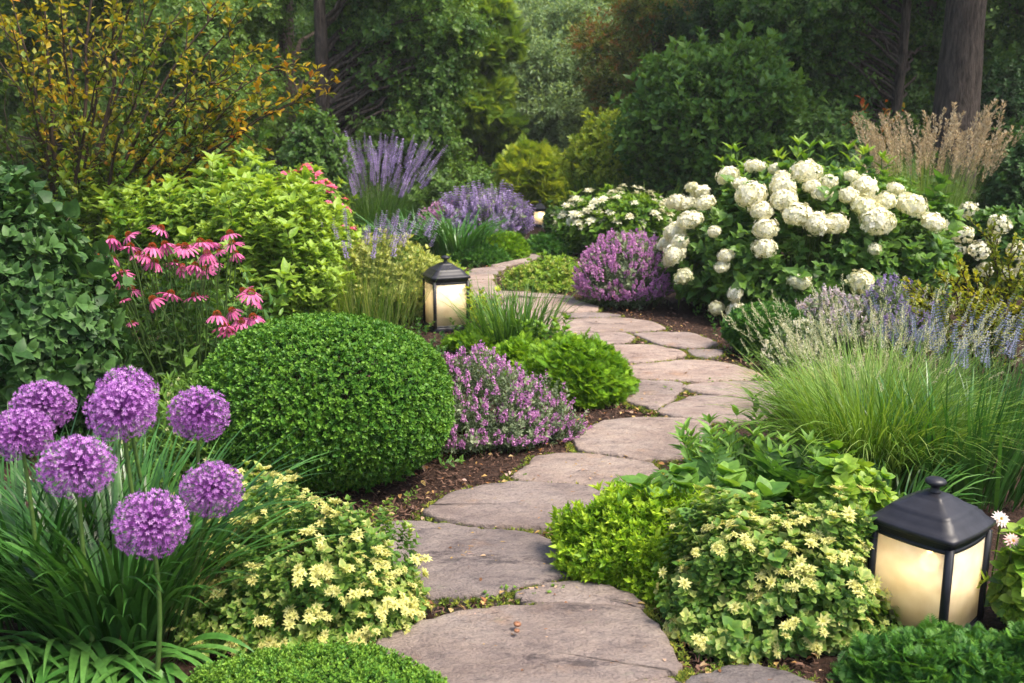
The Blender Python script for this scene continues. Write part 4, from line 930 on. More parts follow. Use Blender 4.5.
# twiggy lavender left of the lantern
def spikes_plant(name, label, cat, c, n, rad, L, th1, bl, bm, nb, bs, w=.004, tint=(.2, .7), mat=None, limit=100, group=None, bL=(1.0, 1.25), bth=(.1, .6), lw=None, fol=(.3, 1.1)):
    """blade foliage with long flower spikes"""
    root = thing(name, label, cat, c, group); g = G(); B, a, r = disc(n, (0, 0), *rad); az = a + rng.normal(0, .5, n)
    blades(g, B, az, R(L[0], L[1], n), R(w * .7, w * 1.3, n), R(.0, .25, n) + .25 * r, R(fol[0], fol[1], n), 6, 1.5, 0, R(tint[0], tint[1], n), .4, tipdt=.2)
    g.build('foliage', mat or K.mid, root)
    B, a, r = disc(nb, (0, 0), rad[0] * .8, rad[1] * .8); az = a + rng.normal(0, .4, nb); g = G()
    C = blades(g, B, az, R(L[1] * bL[0], L[1] * bL[1], nb), .004, R(0, .12, nb) + bth[0] * r, R(0, .2, nb) + bth[1] * r, 5, 1.2, 0, .6, .3)
    g.build('stem', K.stem, root)
    tips, dirs = C[:, -1], nrm(C[:, -1] - C[:, -2]); S = R(bs[0], bs[1], nb)
    dup_parts(root, 'flower_spike', [tm(t, 'flower_spike', bm) for t in bl], tips - dirs * S[:, None] * .5 + np.array(c), frames(dirs), S, limit, bm, bl)
    return root
sp = [spike_t(16, 5, .085, .095) for _ in range(4)]; spt = [spike_t(9, 4, .12, .14, gap=.1) for _ in range(4)]
c = gz(368, 252)
spikes_plant('tall_lavender', 'tall lavender clump with many upright violet spikes, left of centre', 'lavender', (c[0], c[1] + .5, 0), 1100, (.36, .3), (.55, 1.0), (.1, .5), sp, [K.lav, K.stem], 170, (.20, .38), .008, (.25, .8), K.mid, bL=(.85, 1.42), bth=(.25, .60))
c = gz(352, 338)
spikes_plant('twiggy_lavender', 'thin fading lavender stems and grass between the box ball and the middle lantern', 'lavender', (c[0], c[1] + .35, 0), 600, (.42, .25), (.40, .72), (.1, .5), spt, [K.lav, K.stem], 75, (.10, .17), .005, (.2, .9), K.grass, bth=(.2, .5))
# blue spikes on the far right
c = gz(985, 450)
spikes_plant('blue_sage', 'slim blue flower spikes standing beside the fountain grass at the right edge', 'sage', (c[0] + .1, c[1] + .25, 0), 700, (.42, .30), (.24, .44), (.1, .6), [spike_t(11, 5, .10, .12) for _ in range(4)], [K.blue, K.stem], 70, (.10, .17), .006, (.1, .7), K.mid, bL=(.95, 1.35), bth=(.15, .45))
c = gz(925, 420)
spikes_plant('blue_sage', 'bluish spikes mixed into the top of the fountain grass', 'sage', (c[0], c[1] + .1, 0), 200, (.30, .25), (.3, .46), (.1, .6), [spike_t(11, 5, .10, .12) for _ in range(4)], [K.blue, K.stem], 30, (.10, .15), .005, (.3, .8), K.grass, bL=(1.0, 1.4), bth=(.15, .45))
# green strappy clump behind the bright mound
c = gz(512, 352)
haze_grass('green_grass_clump', 'upright green grass clump right of the middle lantern', (c[0], c[1] + .2, 0), 330, (.26, .16), (.28, .56), (.3, 1.6), .010, (.25, .85), mat=K.mid, cat='grass clump', th0=(.0, .35))
shoots('golden_leaf_plant', 'small golden leaved plant against the right side of the middle lantern', (gz(484, 332)[0], gz(484, 332)[1] + .1, 0), 14, (.08, .08), (.20, .32), full(.55, .1, .2), .32, K.ylw, (.3, .9))
shoots('low_leafy_plant', 'low leafy plants at the foot of the upright grass clump', (gz(540, 352)[0], gz(540, 352)[1] + .05, 0), 14, (.2, .08), (.14, .22), full(.6, .1, .2), .42, K.lime, (.1, .6))

# catmint and long leaves by the far bend
b = patch(482, 250, 92, 196, .8, mid=.42, amp=.07, freq=5)
bloomy('tall_catmint', 'tall hazy purple catmint right of the lavender clump', 'catmint', b, glb, 900, (.14, .22), K.grey, [spike_t(9, 5, .18, .16) for _ in range(4)], 380, (.16, .28), [K.lav, K.stem], stems=False)
b = patch(448, 250, 55, 205, .8, mid=.42, amp=.07, freq=5)
bloomy('tall_catmint', 'brighter mauve blossoms beside the long strap leaves', 'catmint', b, glb, 500, (.12, .18), K.mid, fc, 170, (.07, .11), [K.cat])
c = gz(455, 264)
haze_grass('strap_leaf_clump', 'long dark strap leaves drooping over the far mound', (c[0], c[1] + .25, 0), 260, (.32, .16), (.5, .85), (1.1, 2.1), .022, (.2, .75), mat=K.strap, cat='strap leaved plant')
c = gz(408, 262)
haze_grass('strap_leaf_clump', 'long strap leaves under the tall lavender spikes', (c[0], c[1] + .3, 0), 200, (.32, .16), (.45, .8), (.9, 2.0), .02, (.2, .7), mat=K.strap, cat='strap leaved plant')
b = patch(534, 232, 44, 206, .8, mid=.42, amp=.08, freq=5)
bloomy('hazy_purple_bush', 'hazy greyish purple bush left of the tiny far lantern', 'flowering bush', Body(b.c + [-.36, .9, 0], b.rx, b.ry, b.h), glb, 500, (.12, .18), K.grey, fc, 320, (.07, .11), [K.lav])

# green shrub with white buttons and its neighbours
b = patch(612, 258, 118, 196, .8, mid=.45, amp=.05, freq=5, power=2.4)
wl_ = full(.5, .1, .25); wsp = [sprig(wl_, 5, 1, .42, 60, 2, 90, .2, .4, .012, 3) for _ in range(5)]
wb = [merge_t([bract(8, .5), rod((0, 0, -2.5), (0, 0, 0), .08, .06, 1, .5)]) for _ in range(3)]
bloomy('white_button_plant', 'leafy green plant dotted with small white button flowers, above the purple mound', 'flowering plant', b, wsp, 1300, (.14, .22), K.lime, wb, 100, (.06, .085), [K.white, K.stem], fname='flower', stems=False, tint=(.0, .5), up=1.2, zf=-.1, rise=.16)
b = patch(558, 236, 30, 204, .8, mid=.45, amp=.1)
bloomy('white_button_plant', 'sparse white flowers leaning toward the tiny far lantern', 'flowering plant', b, wsp, 160, (.12, .18), K.mid, wb, 22, (.06, .09), [K.white, K.stem], fname='flower', stems=False, tint=(.1, .6))
c = gz(655, 256)
haze_grass('yellow_spiky_plant', 'yellow green arching leaves left of the hydrangea', (c[0], c[1] + .5, .0), 190, (.3, .2), (.55, .95), (.4, 1.3), .022, (.3, .9), mat=K.lime, cat='spiky plant')
c = gz(648, 238)
haze_grass('tall_green_blades', 'band of tall green blades behind the white button plant', (c[0], c[1] + 1.1, 0), 900, (1.0, .3), (.6, 1.05), (.1, .6), .02, (.2, .7), mat=K.mid, cat='grass clump')
# golden conifer bush, olive round shrub, big dark round shrub
GL = [merge_t([xf(ft[(i + j) % 4], (0, 0, 0), euler(0, 0, j * 2.09 + R(0, .6)) @ euler(math.radians(R(45, 75)), 0, 0), R(.8, 1)) for j in range(3)]) for i in range(4)]
mound('golden_conifer', 'golden green conifer bush glowing in the centre distance', 'conifer', patch(534, 222, 84, 147, .9, mid=.42, amp=.07, freq=5), GL, 1500, (.20, .34), [K.ylw], tint=(.35, 1.), up=.9, inner=.1)
Yb = 16.5
def at_body(px0, px1, top, bot, Y, deep=.9, **kw):    # shrub seen above others: spans given columns and rows at distance Y
    c = atY((px0 + px1) / 2, bot, Y); rx = (px1 - px0) / 2 * mpp(c); h = atY(512, top, Y)[2]
    kw.setdefault('seed', int(px0 * 3 + top)); return Body((c[0], Y, 0), rx, rx * deep, h, **kw)
osp = [sprig(kite(.5, .12, .5), 6, 1, .30, 58, 2, 90, .2, .45, .012, 3) for _ in range(5)]
def shrub(name, label, b, ts, n, size, mat, tint, cat='shrub', group=None, up=.5, inner=.1, stems=14, jit=.4):
    root = thing(name, label, cat, tuple(b.c), group); g = G(); foliage(g, b, ts, n, size, inner=inner, up=up, tint=tint, jit=jit)
    g.V = [v - b.c for v in g.V]; g.build('foliage', [mat, K.wood], root)
    g = G(); ground_stems(g, Body((0, 0, 0), b.rx, b.ry, b.h), stems, .011, 0, .5, .3, .6); g.build('stem', K.wood, root); return root
shrub('olive_shrub', 'olive green rounded shrub with yellowish tips, left of the big dark one', at_body(573, 652, 118, 190, 15.5, mid=.5, amp=.06), osp, 1800, (.22, .36), K.ylw, (.1, .7))
shrub('round_dark_shrub', 'big rounded dark green shrub with bare stems below, above the hydrangea', at_body(628, 796, 45, 185, 14.5, mid=.62, amp=.07, freq=6), osp, 3600, (.26, .42), K.mid, (.05, .75), stems=40, inner=.12, up=.9)

# ---------------- left side
isp = [sprig(l, 5, 1, .50, 55, 1, 137, .2, .3, .012, 2, .25) for l in (full(.78, .08, .3, HEART, edge=.05), full(.7, .1, .25, HEART, edge=.05), full(.8, .06, .35, HEART), lobed(.95), full(.72, .1, .4, HEART), full(.8, .1, .3, HEART))]
b = patch(14, 470, 205, 196, .8, mid=.35, amp=.09, freq=4, power=1.8)
b = Body((b.c[0], b.c[1] + .1, 0), b.rx, b.ry, b.h, .30, .10, 5, 1.75, 3)
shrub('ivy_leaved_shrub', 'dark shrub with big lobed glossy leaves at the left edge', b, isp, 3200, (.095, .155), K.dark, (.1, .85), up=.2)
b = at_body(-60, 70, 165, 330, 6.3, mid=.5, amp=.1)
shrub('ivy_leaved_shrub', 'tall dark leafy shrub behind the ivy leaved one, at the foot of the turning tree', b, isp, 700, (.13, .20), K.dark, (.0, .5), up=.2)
# loose leafy plant between the alliums and the box ball
b = patch(222, 512, 190, 376, .7, mid=.25, amp=.12, freq=5)
bloomy('wispy_white_plant', 'wispy plant with tiny white and pink flowers between the alliums and the box ball', 'flowering plant', b, [sprig(kite(.28, .1, .5), 7, 1, .26, 50, 2, 100, .1, .5, .008, 2) for _ in range(5)], 900, (.10, .16), K.mid, [tuft(6, .6, 1, 70)], 70, (.012, .022), [K.white], fname='flower', tint=(.3, 1.))
# coneflowers
def coneflower_mesh(seed, droop):
    ts = []
    for j in range(13):
        a = j * 2 * math.pi / 13 + R(-.1, .1); D = np.array([[math.cos(a), math.sin(a), -droop + R(-.15, .15)]])
        ts.append(xf(full(.26, .03, .35, ((0, .5), (.3, .9), (.7, 1), (1, .45)), edge=.06), np.array([math.cos(a), math.sin(a), 0]) * .22, leaf_frames(D, np.array([[0, 0, 1.]]))[0], R(.75, .95), R(.25, .65)))
    p = merge_t(ts); g = G(); n = 110; i = np.arange(n) + .5; ph = np.arccos(1 - 1.1 * i / n); th = 2.4 * i
    U = np.stack([np.cos(th) * np.sin(ph), np.sin(th) * np.sin(ph), np.cos(ph)], 1)
    inst(g, tuft(3, .8, 1, 30), U * [.33, .33, .42] * .85 - [0, 0, .02], frames(U), .09, .2 + .6 * U[:, 2] * R(.6, 1, n))
    st = merge_t([p, rod((0, 0, -2.2), (0, 0, 0), .045, .04, 1, .5)])
    return tm(st, 'flower', [K.pink, K.stem]), g.mesh('cone', [K.cone])
CF = [coneflower_mesh(i, d) for i, d in enumerate((.05, .2, .4, .65))]
CL = [(235,180),(315,160),(458,130),(775,155),(172,262),(420,215),(320,215),(480,205),(540,220),(570,215),(640,195),(680,200),(430,285),(525,290),(560,305),(615,300),(690,290),(725,235),(785,200),(800,245),(285,335),(290,365),(325,410),(425,455),(503,430),(615,440),(330,560),(290,455),(835,415),(870,425),(892,460),(715,525),(785,505),(825,555),(755,580),(880,535),(770,605),(100,340),(240,262),(670,245),(360,250),(395,262),(660,320)]
c = gz(178, 412); c = (c[0], c[1] + .35, 0)
root = thing('coneflower_clump', 'pink coneflowers with orange cones standing left of the box ball', 'coneflowers', c)
b = Body((0, 0, 0), .50, .34, .66, mid=.25, amp=.1); g = G()
foliage(g, b, [sprig(full(.36, .1, .3, LANCE), 5, 1, .42, 60, 1, 137, .3, .4, .012, 1) for _ in range(5)], 700, (.14, .22), inner=.2, up=.9, tint=(.1, .7))
g.build('foliage', [K.mid, K.stem], root); g = G()
for i, (x, y) in enumerate(CL):
    px, py = 60 + x / 4.555, 200 + y / 4.555; Y = c[1] + R(-.40, .0) - (.22 if py > 285 else 0); hp = atY(px, py, Y); m = CF[int(rng.integers(0, 4))]; s = R(.055, .070) * (.6 if i in (26, 17, 27) else 1)
    l = hp - np.array(c); base = np.array([l[0] * .45, l[1] * .5, 0]); tl = R(-.55, .55), R(-.5, .35)
    f = link('flower', m[0], root, l); f.scale = (s,) * 3; f.rotation_euler = (tl[0], tl[1], R(0, 6)); link('cone', m[1], f)
    tube(g, curve(base, l - np.array([0, 0, .05]), .03, 6, .01), .004, 5, 0, .5)
g.build('stem', K.stem, root)
# lime shrubs
lsp = [sprig(full(.48, .12, .3, LANCE), 8, 1, .27, 62, 2, 90, .25, .45, .008, 3, .2) for _ in range(6)]
GLIME = 'lime green leafy shrubs on the left'
for lab, (x0, x1, top, bot, Y), n, tint in (
    ('lime green shrub behind the coneflowers, leftmost of its row', (62, 200, 172, 300, 8.4), 1500, (.1, .75)),
    ('lime green shrub in the middle of its row, behind the coneflowers', (140, 290, 182, 310, 7.9), 1700, (.1, .85)),
    ('brightest lime shrub, rightmost of its row beside the pale feathery bush', (214, 336, 204, 320, 7.4), 1800, (.3, 1.))):
    b = at_body(x0, x1, top, bot, Y, mid=.5, amp=.10, freq=7, power=2.8)
    shrub('lime_shrub', lab, b, lsp, n, (.22, .38), K.lime, tint, group=GLIME, up=2.2, inner=.16, stems=24, jit=.3)
# pink phlox behind
b = at_body(268, 352, 158, 230, 8.7, mid=.5, amp=.08)
bloomy('pink_phlox', 'pink and coral flowers rising behind the brightest lime shrub', 'phlox', b, lsp, 500, (.16, .24), K.lime, [bract(6, .8)], 95, (.04, .065), [leafmat('phlox_petal', [(.55, .10, .08), (.65, .12, .26), (.78, .25, .42), (.82, .45, .55)], .5, .35)], fname='flower', zf=.0)
# ================================================================ shrubs and trees at the back
# ---------------- small tree with turning leaves, upper left
def branchy(name, label, cat, c, tips, leafmats, leaf, ls, base_r=.02, nst=8, sub=9, dens=26, tint=None, cz=0.0, spread=.12, twig=(.35, .7)):
    root = thing(name, label, cat, c); gw = G(); gl_ = G(); LP = []; LD = []; LT = []
    for k, (tp, t0) in enumerate(tips):
        l = np.array(tp) - np.array(c); a = R(0, 6.28); s0 = np.array([math.cos(a) * spread, math.sin(a) * spread, -.02])
        ctrl = s0 * .6 + l * np.array([.25, .25, .62]); t = np.linspace(0, 1, 12)[:, None]
        P = (1 - t) ** 2 * s0 + 2 * t * (1 - t) * ctrl + t * t * l; P[1:-1] += rng.normal(0, .012, (10, 3)); tube(gw, P, np.linspace(base_r, .003, 12) * R(.7, 1.2), 6, 0, .4)
        for j in range(sub):
            u = R(.35, 1.0); i = min(int(u * 11), 10); p = P[i]; d = nrm(P[min(i + 1, 11)] - P[i - 1] + rng.normal(0, .6, 3) * np.linalg.norm(P[min(i + 1, 11)] - P[i - 1]) + np.array([0, 0, .03]))
            L = R(*twig) * (1.1 - .4 * u); Q = curve(p, p + d * L, R(-.08, .12), 6, .02); tube(gw, Q, np.linspace(.006, .0015, 6), 4, 0, .5)
            m = int(dens * L / .5); w = R(.1, 1, m); q = np.stack([np.interp(w, np.linspace(0, 1, 6), Q[:, x]) for x in range(3)], 1)
            LP.append(q); LD.append(d + rng.normal(0, .7, (m, 3))); LT.append(np.full(m, t0) + rng.normal(0, .15, m))
        m = int(dens * 2.0); w = R(.45, 1, m); q = np.stack([np.interp(w, np.linspace(0, 1, 12), P[:, x]) for x in range(3)], 1); LP.append(q); LD.append(nrm(P[-1] - P[-4]) + rng.normal(0, .7, (m, 3))); LT.append(np.full(m, t0 + .08) + rng.normal(0, .12, m))
    LP, LD, LT = np.concatenate(LP), nrm(np.concatenate(LD)), np.concatenate(LT)
    Fm = leaf_frames(LD, np.array([0, 0, 1.]) + rng.normal(0, .35, LD.shape)); inst_multi(gl_, leaf, LP, Fm, R(ls[0], ls[1], len(LP)), LT)
    gw.build('branch', K.wood, root, smooth=True); gl_.build('foliage', leafmats, root); return root
Yt = 8.2; c = gz(70, 240); c = (atY(72, 200, Yt)[0], Yt, 0)
tips = []
for px, py, dy, t0 in [(338,80,-.3,.6),(322,84,-.35,.55),(300,92,-.3,.55),(285,98,-.2,.5),(262,44,-.3,.5),(300,52,0,.5),(250,12,.3,.45),(275,82,-.1,.42),(232,62,-.5,.40),(255,-30,.2,.5),(200,-60,.1,.5),(150,-70,.3,.5),(100,-80,.2,.55),(40,-60,-.2,.6),(0,-30,.2,.6),(-50,-20,0,.5),(-60,50,.3,.4),(10,20,-.5,.55),(60,0,-.6,.6),(120,10,-.5,.55),(160,40,-.7,.5),(190,90,-.4,.35),(30,90,-.5,.35),(-20,110,-.2,.3),(100,70,-.8,.45),(215,115,.1,.3),(140,-20,.7,.4),(60,-50,.8,.45),(185,5,.5,.4),(240,105,-.2,.3)]:
    tips.append((atY(px, py, Yt + dy), t0 - .15 + (.06 if px >= 262 else -.03) - (.16 if py > 30 and px < 225 else 0)))
branchy('turning_tree', 'small many-stemmed tree with yellow and orange leaves at the upper left', 'tree', c, tips, K.orange, [kite(.55, .12, .5), kite(.6, .15, .5, .25)], (.05, .08), .024, sub=12, dens=17)

# ---------------- golden twiggy shrub on the right
Yt = 5.7; c = (atY(1000, 380, Yt)[0], Yt, 0)
tips = [(atY(px, py, Yt + dy), t0) for px, py, dy, t0 in [(915,300,-.1,.35),(935,272,0,.35),(960,262,-.2,.4),(985,270,.1,.35),(1010,255,0,.3),(1035,262,.1,.3),(950,300,-.3,.3),(975,310,-.3,.3),(925,325,-.2,.3),(1000,300,-.3,.25),(1030,300,-.2,.3),(905,288,.1,.35),(990,225,.2,.2)]]
branchy('golden_twiggy_shrub', 'twiggy shrub with golden yellow leaves and brown stems at the right edge', 'shrub', c, tips, K.gold, [kite(.5, .1, .5)], (.028, .046), .009, sub=13, dens=55, spread=.10, twig=(.12, .28))

# ---------------- feather reed grass before the big trunk
c = (atY(930, 170, 9.8)[0], 9.8, 0)
haze_grass('tan_feather_grass', 'tall feather reed grass with tan plumes in front of the thick trunk', c, 800, (.16, .16), (.95, 1.38), (.1, .45), .007, (.2, .7), 120, K.tan, (.24, .38), hn=100, mat=K.grass, blob=seedhead(26, .07), th0=(.0, .2))
b = at_body(985, 1085, 124, 240, 10.6, mid=.5, amp=.07)
shrub('dark_leafy_shrub', 'dark blue green shrub at the right edge below the thick trunk', b, lsp, 1300, (.18, .28), K.dark, (.2, .9), up=.6)

# ---------------- trees
BARK = plain('bark', (.034, .026, .021), .95, (.13, .10, .08), 5, 1.0, 12, (6, 6, .9), spec=.15, bdist=.07)
def crown(g, lobes, ts, n, size, tint, droop=-.05, jit=.5):
    w = np.array([q[1] ** 2 for q in lobes]); cnt = (n * w / w.sum()).astype(int) + 1
    for (p, r, sq), m in zip([(np.array(q[0]), q[1], q[2] if len(q) > 2 else .7) for q in lobes], cnt):
        U = nrm(rng.normal(size=(m, 3))); k = np.clip(1 - np.abs(rng.normal(0, .28, m)), .1, 1.1) * lumpy(U, .12, 4, seed=int(r * 997))
        P = p + U * k[:, None] * r * [1, 1, sq]; D = nrm(U * [1, 1, .6] + [0, 0, droop + .2] + rng.normal(0, jit, (m, 3)))
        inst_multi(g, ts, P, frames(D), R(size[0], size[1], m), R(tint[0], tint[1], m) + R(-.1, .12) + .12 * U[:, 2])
def tree(name, label, base, H, tr, lobes, ts, n, size, mat, tint, bend=.15, group=None, cat='tree', root_flare=1.35, limbs=True, droop=-.05, visible=1.0):
    root = thing(name, label, cat, base, group); g = G(); m = 14; t = np.linspace(0, 1, m)
    P = np.stack([np.sin(t * 2.4) * bend, np.cos(t * 2.1) * bend * .5 - bend * .5, t * H - .05], 1)
    rr = tr * (1 - .55 * t) ; rr[0] *= root_flare; rr[1] *= 1.08
    tube(g, P, rr, 14, 0, .5, .04)
    g.build('trunk', BARK, root, smooth=True)
    g = G()
    for q in lobes:
        p = np.array(q[0]); z = max(min(p[2] - q[1] * .8 - abs(p[0]) * .35, H * .9), H * .12); s = np.array([np.interp(z, P[:, 2], P[:, 0]), np.interp(z, P[:, 2], P[:, 1]), z])
        rs = tr * .25; C = curve(s, p, .08, 8, .02); tube(g, C, np.linspace(rs, .010, 8), 5, 0)
        for _ in range(2): e = p + nrm(rng.normal(size=3)) * q[1] * .8; tube(g, curve(C[int(rng.integers(4, 7))], e, .05, 5, .04), np.linspace(rs * .35, .006, 5), 4, 0)
    g.build('branch', BARK, root, smooth=True)
    g = G(); crown(g, lobes, ts, n, size, tint, droop); g.build('crown', [mat, K.wood], root); return root
def lobes_px(base, Y, lst):                           # crown lobes from picture rows/columns at depth Y+dy
    out = []
    for px, py, r, dy in lst:
        p = atY(px, py, Y + dy); r_ = r * mpp(p)
        for k in range(5): o = nrm(rng.normal(size=3)) * r_ * R(.35, .8) * [1, 1, .8]; out.append((p - np.array(base) + o, r_ * R(.35, .55), R(.35, .6)))
    return out
bs_ = [sprig(kite(.55, .12, .5), 5, 1, .42, 62, 2, 80, .2, .2, .012, 3, .3) for _ in range(6)]
bl = [sprig(kite(.55, .12, .5, .25), 7, 1, .30, 66, 2, 80, .25, .3, .010, 3, .3) for _ in range(6)]
# left dark tree
Y = 14.8; base = (atY(321, 170, Y)[0], Y, 0)
L = [(395,60,58,.3),(425,20,46,0),(438,100,36,0),(375,110,46,.8),(405,140,42,0),(385,10,52,.8),(290,-40,60,1.5),(420,-60,70,0),(350,-90,70,1.3),(444,60,26,0),(385,158,38,.3),(350,120,30,1.6),(240,-60,60,1.5),(430,140,30,0),(355,60,34,1.6),(400,90,40,.6)]
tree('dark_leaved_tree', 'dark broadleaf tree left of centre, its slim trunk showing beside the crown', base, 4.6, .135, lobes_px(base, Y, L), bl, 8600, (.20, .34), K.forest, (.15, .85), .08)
Y = 14.5; base = (atY(215, 170, Y)[0], Y + 1.5, 0)
L = [(225,110,55,0),(190,60,60,.3),(250,70,44,.6),(240,20,50,.9),(200,0,60,.2),(150,110,55,.4),(268,130,28,.8),(160,30,50,1),(100,120,60,1),(60,50,70,1.5),(0,60,80,1.5),(0,140,60,1)]
tree('backing_tree', 'mid green broadleaf tree behind the turning tree', base, 3.6, .10, lobes_px(base, Y, L), bl, 6500, (.20, .32), K.forest, (.4, 1.), .1)
# yellow green layered tree
Y = 20.0; base = (atY(478, 190, Y)[0], Y, 0)
L = [(480,50,24,0),(500,42,18,.3),(470,75,24,.1),(492,95,20,0),(475,115,26,0),(498,130,18,.1),(480,150,28,.2),(505,160,16,.3),(460,165,26,.1),(488,22,24,.4),(470,0,28,.5)]
lb = lobes_px(base, Y, L); lb = [(p, r * 1.2, .34) for p, r, s in lb]
tree('yellow_green_tree', 'layered yellow green tree glowing beside the dark broadleaf tree', base, 3.6, .06, lb, [xf(t, (0, 0, 0), euler(math.radians(-70), 0, 0)) for t in GL], 2100, (.28, .46), K.ylw, (.0, .65), .08, droop=-.3)
# blue green willowy tree
Y = 24.0; base = (atY(548, 185, Y)[0], Y, 0)
L = [(535,70,42,0),(575,60,44,.3),(520,105,34,-.2),(560,105,46,-.4),(600,95,38,0),(545,140,40,-.2),(590,140,36,.1),(515,150,28,.2),(620,130,24,.3),(560,30,38,.6),(610,60,34,.5),(560,168,38,-.3)]
wls = [sprig(kite(.34, .12, .5), 7, 1, .30, 50, 2, 90, .2, .3, .010, 3, .35) for _ in range(6)]
tree('blue_green_tree', 'soft blue green willowy tree in the centre background', base, 3.2, .09, lobes_px(base, Y, L), wls, 6000, (.38, .60), K.teal, (.5, 1.), .25)
# small brown tinged tree before the olive shrub
Y = 21.0; base = (atY(640, 185, Y)[0], Y, 0)
L = [(625,75,34,0),(650,45,38,.2),(605,50,26,.3),(690,40,40,.4),(640,105,30,-.3),(735,30,40,.6),(660,10,42,.6),(710,0,44,.8)]
tree('russet_tinged_tree', 'light green tree with russet and orange twigs behind the big round shrub', base, 3.8, .10, lobes_px(base, Y, L), wls, 3600, (.28, .44), leafmat('russet_mix_leaf', [(.03, .07, .012), (.07, .14, .02), (.16, .22, .03), (.20, .22, .04), (.26, .13, .03)], .5, .35), (.0, .75), .2)
# tall canopies behind, with a little sky between
GT = 'tall trees at the back of the garden'
def bigtree(label, px, Y, r, n, mat, tint, top=7.5, low=1.2, tr=.2, ts=bs_, size=(.35, .6), seed=0, bend=.25):
    base = (atY(px, 150, Y)[0], Y, 0); rr = np.random.default_rng(abs(seed * 77 + int(px))); lob = []
    for i in range(13):
        z = rr.uniform(low + .6, top); w = r * math.sin(math.pi * (.18 + .72 * (z - low) / (top - low + .1))) * rr.uniform(.3, 1); a = rr.uniform(0, 6.28)
        for k in range(3): lob.append((np.array([math.cos(a) * w, math.sin(a) * w, z]) + rr.normal(0, .4, 3), r * rr.uniform(.18, .32), .55))
    return tree('tall_background_tree', label, base, top * .85, tr, lob, ts, n, size, mat, tint, bend, GT)
bigtree('tall green tree at the back, right behind the yellow green tree', 455, 30, 3.0, 3600, K.forest, (.6, 1.), 7.0, 1.0, seed=1)
bigtree('tall light green tree at the back, above the blue green tree', 535, 31, 3.0, 3200, K.teal, (.7, 1.), 6.2, 1.2, seed=2)
bigtree('tall yellow green tree at the back, right of the sky gap', 600, 31, 3.0, 3400, K.ylw, (.1, .7), 4.9, 1.4, seed=5)
bigtree('tall mid green tree at the back above the round shrub', 690, 26, 2.9, 3800, K.forest, (.2, .7), 8.5, 1.2, seed=4)
bigtree('tall dark tree behind the slim right trunk', 800, 19, 2.6, 4600, K.forest, (.0, .5), 7.5, .9, seed=5, ts=bl, size=(.3, .45))
bigtree('tall shaded tree left of the thick trunk', 900, 17.5, 2.3, 4200, K.forest, (.05, .7), 7, .8, seed=6, ts=bl, size=(.28, .42))
bigtree('tall shaded tree right of the thick trunk', 1010, 16.5, 2.3, 4200, K.forest, (.05, .75), 7, .7, seed=7, ts=bl, size=(.28, .42))
bigtree('tall dark tree at the back beside the slim left trunk', 280, 19, 2.6, 3800, K.forest, (.05, .6), 8, .8, seed=8, ts=bl, size=(.3, .45))
bigtree('tall shaded tree behind the left edge of the turning tree', 90, 18, 2.8, 4200, K.forest, (.1, .7), 8, .7, seed=9, ts=bl, size=(.3, .45))
bigtree('tall tree filling the far left corner of the background', -80, 17, 2.6, 3200, K.forest, (.1, .7), 8, .7, seed=10, ts=bl, size=(.3, .45))
bigtree('tall tree past the right edge of the background', 1130, 18, 2.6, 2600, K.forest, (.1, .7), 8, .7, seed=11, ts=bl, size=(.3, .45))
# slim trunk on the right with its own crown
Y = 15.0; base = (atY(886, 150, Y)[0], Y, 0)
L = [(845,60,34,.2),(820,20,50,.2),(780,50,44,.3),(860,0,40,1.2),(915,60,26,1.4),(840,110,36,.3),(800,100,40,.2),(900,110,34,.6),(760,10,46,.6),(900,-30,60,0)]
tree('slim_dark_tree', 'slim dark trunk with broad dark leaves between the round shrub and the thick trunk', base, 4.6, .10, lobes_px(base, Y, L), bl, 4600, (.20, .34), K.forest, (.0, .6), .12)
# thick trunk
Y = 12.8; base = (atY(953, 150, Y)[0], Y, 0)
lob = [(np.array([x, y, z]), r, .6) for x, y, z, r in [(-1.6, .6, 5.4, 1.3), (1.2, -.4, 5.6, 1.3), (.3, 1.2, 6.2, 1.4), (-.4, -1.2, 6.4, 1.2), (2.2, 1.0, 5.2, 1.1)]]
tree('thick_trunked_tree', 'thick dark ridged trunk at the upper right behind the tan grass', base, 6.0, .33, lob, bl, 2600, (.22, .34), K.forest, (.2, .8), .0, root_flare=1.25)
# shade loving undergrowth
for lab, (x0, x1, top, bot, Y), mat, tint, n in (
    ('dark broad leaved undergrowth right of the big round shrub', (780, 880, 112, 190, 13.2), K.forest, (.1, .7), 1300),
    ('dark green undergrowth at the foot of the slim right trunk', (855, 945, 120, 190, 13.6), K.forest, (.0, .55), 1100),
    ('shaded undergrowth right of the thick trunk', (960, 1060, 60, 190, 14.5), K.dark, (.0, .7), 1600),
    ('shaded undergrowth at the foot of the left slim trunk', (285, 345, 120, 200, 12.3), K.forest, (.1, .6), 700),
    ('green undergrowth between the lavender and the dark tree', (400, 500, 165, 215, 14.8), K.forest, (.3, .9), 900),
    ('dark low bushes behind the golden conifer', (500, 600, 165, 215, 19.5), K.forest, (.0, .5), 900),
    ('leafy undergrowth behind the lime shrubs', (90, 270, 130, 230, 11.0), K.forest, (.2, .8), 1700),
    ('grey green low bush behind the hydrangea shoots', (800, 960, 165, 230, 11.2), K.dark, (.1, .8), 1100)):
    b = at_body(x0, x1, top, bot, Y, mid=.5, amp=.1); shrub('undergrowth_bush', lab, b, bl, n, (.2, .34), mat, tint, group='shaded bushes below the trees', up=.4)
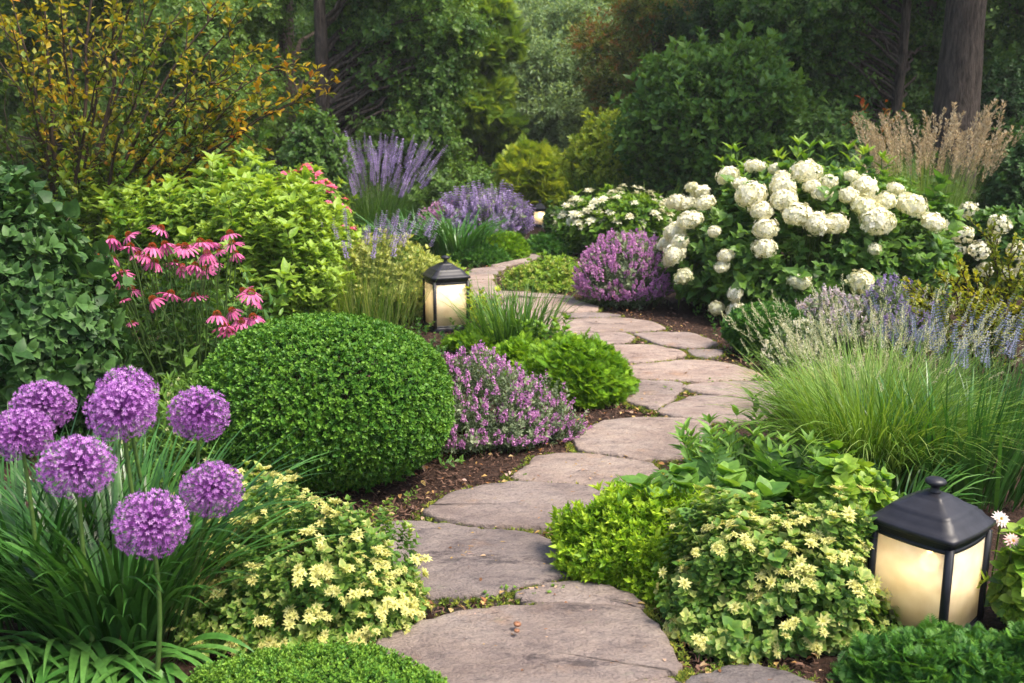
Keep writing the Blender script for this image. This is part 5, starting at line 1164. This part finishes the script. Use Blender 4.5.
# russet sprigs
Yt = 12.9; c = (atY(868, 160, Yt)[0], Yt, 0)
branchy('russet_sapling', 'thin sapling with russet orange leaves left of the thick trunk', 'sapling', c, [(atY(x, y, Yt + d), t) for x, y, d, t in ((838, 112, 0, .8), (862, 98, .1, .85), (885, 102, 0, .8), (905, 108, -.1, .7), (852, 118, -.1, .9))], K.orange, [kite(.5, .12, .5)], (.07, .11), .010, sub=3, dens=9, twig=(.15, .3))
# ---------------- far wood closing the view
g = G(); n = 15000; ang = R(-1.05, 1.05, n); rad = R(31, 44, n); z = R(0, 1, n) ** .9 * (7.0 + 1.6 * np.sin(ang * 17) + 1.2 * np.sin(ang * 41 + 1) - 3.4 * np.exp(-((ang - .065) / .045) ** 2))
P = np.stack([np.sin(ang) * rad, np.cos(ang) * rad, z], 1)
inst_multi(g, bs_, P, frames(rng.normal(0, .5, (n, 3)) + [0, -.4, .5]), R(.8, 1.5, n), R(.4, 1, n) + .15 * np.sin(ang * 23))
for a in np.linspace(-1, 1, 60):
    r0 = R(30, 40); x, y = math.sin(a) * r0, math.cos(a) * r0; tube(g, np.array([[x, y, -.1], [x + R(-.3, .3), y, 4], [x + R(-.6, .6), y, 8]]), [.2, .15, .08], 7, 1, .2)
tag(g.build('far_wood', [K.forest, K.wood]), kind='stuff')
# low green ground cover under the trees
g = G(); n = 9000; X = R(-22, 22, n); Yv = R(11.5, 32, n); P = np.stack([X, Yv, np.zeros(n)], 1); ok = (np.abs(X - .5) > 1.6) | (Yv > 17); P = P[ok]; n = len(P)
inst_multi(g, bs_, P, frames(rng.normal(0, .4, (n, 3)) + [0, 0, 1]), R(.18, .36, n), R(.0, .8, n))
tag(g.build('woodland_floor_plants', [K.forest, K.wood]), kind='stuff')
g = G(); n = 3200; P = np.array([gp(R(-60, 1090), R(262, 470)) for _ in range(n)]); P = P[(np.abs(P[:, 0] - .6) > .9) | (P[:, 1] < 0)]; n = len(P)
inst_multi(g, bs_, P, frames(rng.normal(0, .4, (n, 3)) + [0, 0, 1]), R(.05, .11, n), R(.0, .7, n))
tag(g.build('bed_weeds', [K.mid, K.wood]), kind='stuff')

# ground cover carrying on past both sides of the view
g = G(); n = 16000; side = np.where(R(0, 1, n) < .5, -1, 1); Yv = R(.8, 14, n); X = side * (Yv * .53 + .75 + np.abs(R(0, 1, n)) ** 1.2 * 6.5)
P = np.stack([X, Yv, np.zeros(n)], 1)
inst_multi(g, bs_, P, frames(rng.normal(0, .35, (n, 3)) + [0, 0, 1]), R(.12, .26, n) * (1 + .35 * np.sin(X * 2.1) * np.cos(Yv * 1.7)), R(.1, .8, n))
tag(g.build('side_ground_cover', [K.mid, K.wood]), kind='stuff')

me = bpy.data.meshes.new('haze'); x0, x1, y0, y1, z0, z1 = -70, 70, -8, 60, -1.2, 14
v = [(x, y, z) for x in (x0, x1) for y in (y0, y1) for z in (z0, z1)]
me.from_pydata(v, [], [(0, 1, 3, 2), (4, 6, 7, 5), (0, 4, 5, 1), (2, 3, 7, 6), (0, 2, 6, 4), (1, 5, 7, 3)]); hz = link('haze', me)
m, nt, out = mat_new('haze'); pv = nt.nodes.new('ShaderNodeVolumePrincipled'); pv.inputs['Color'].default_value = (.92, .96, .92, 1); pv.inputs['Density'].default_value = .0009
nt.links.new(pv.outputs[0], out.inputs['Volume']); me.materials.append(m); tag(hz, kind='stuff')
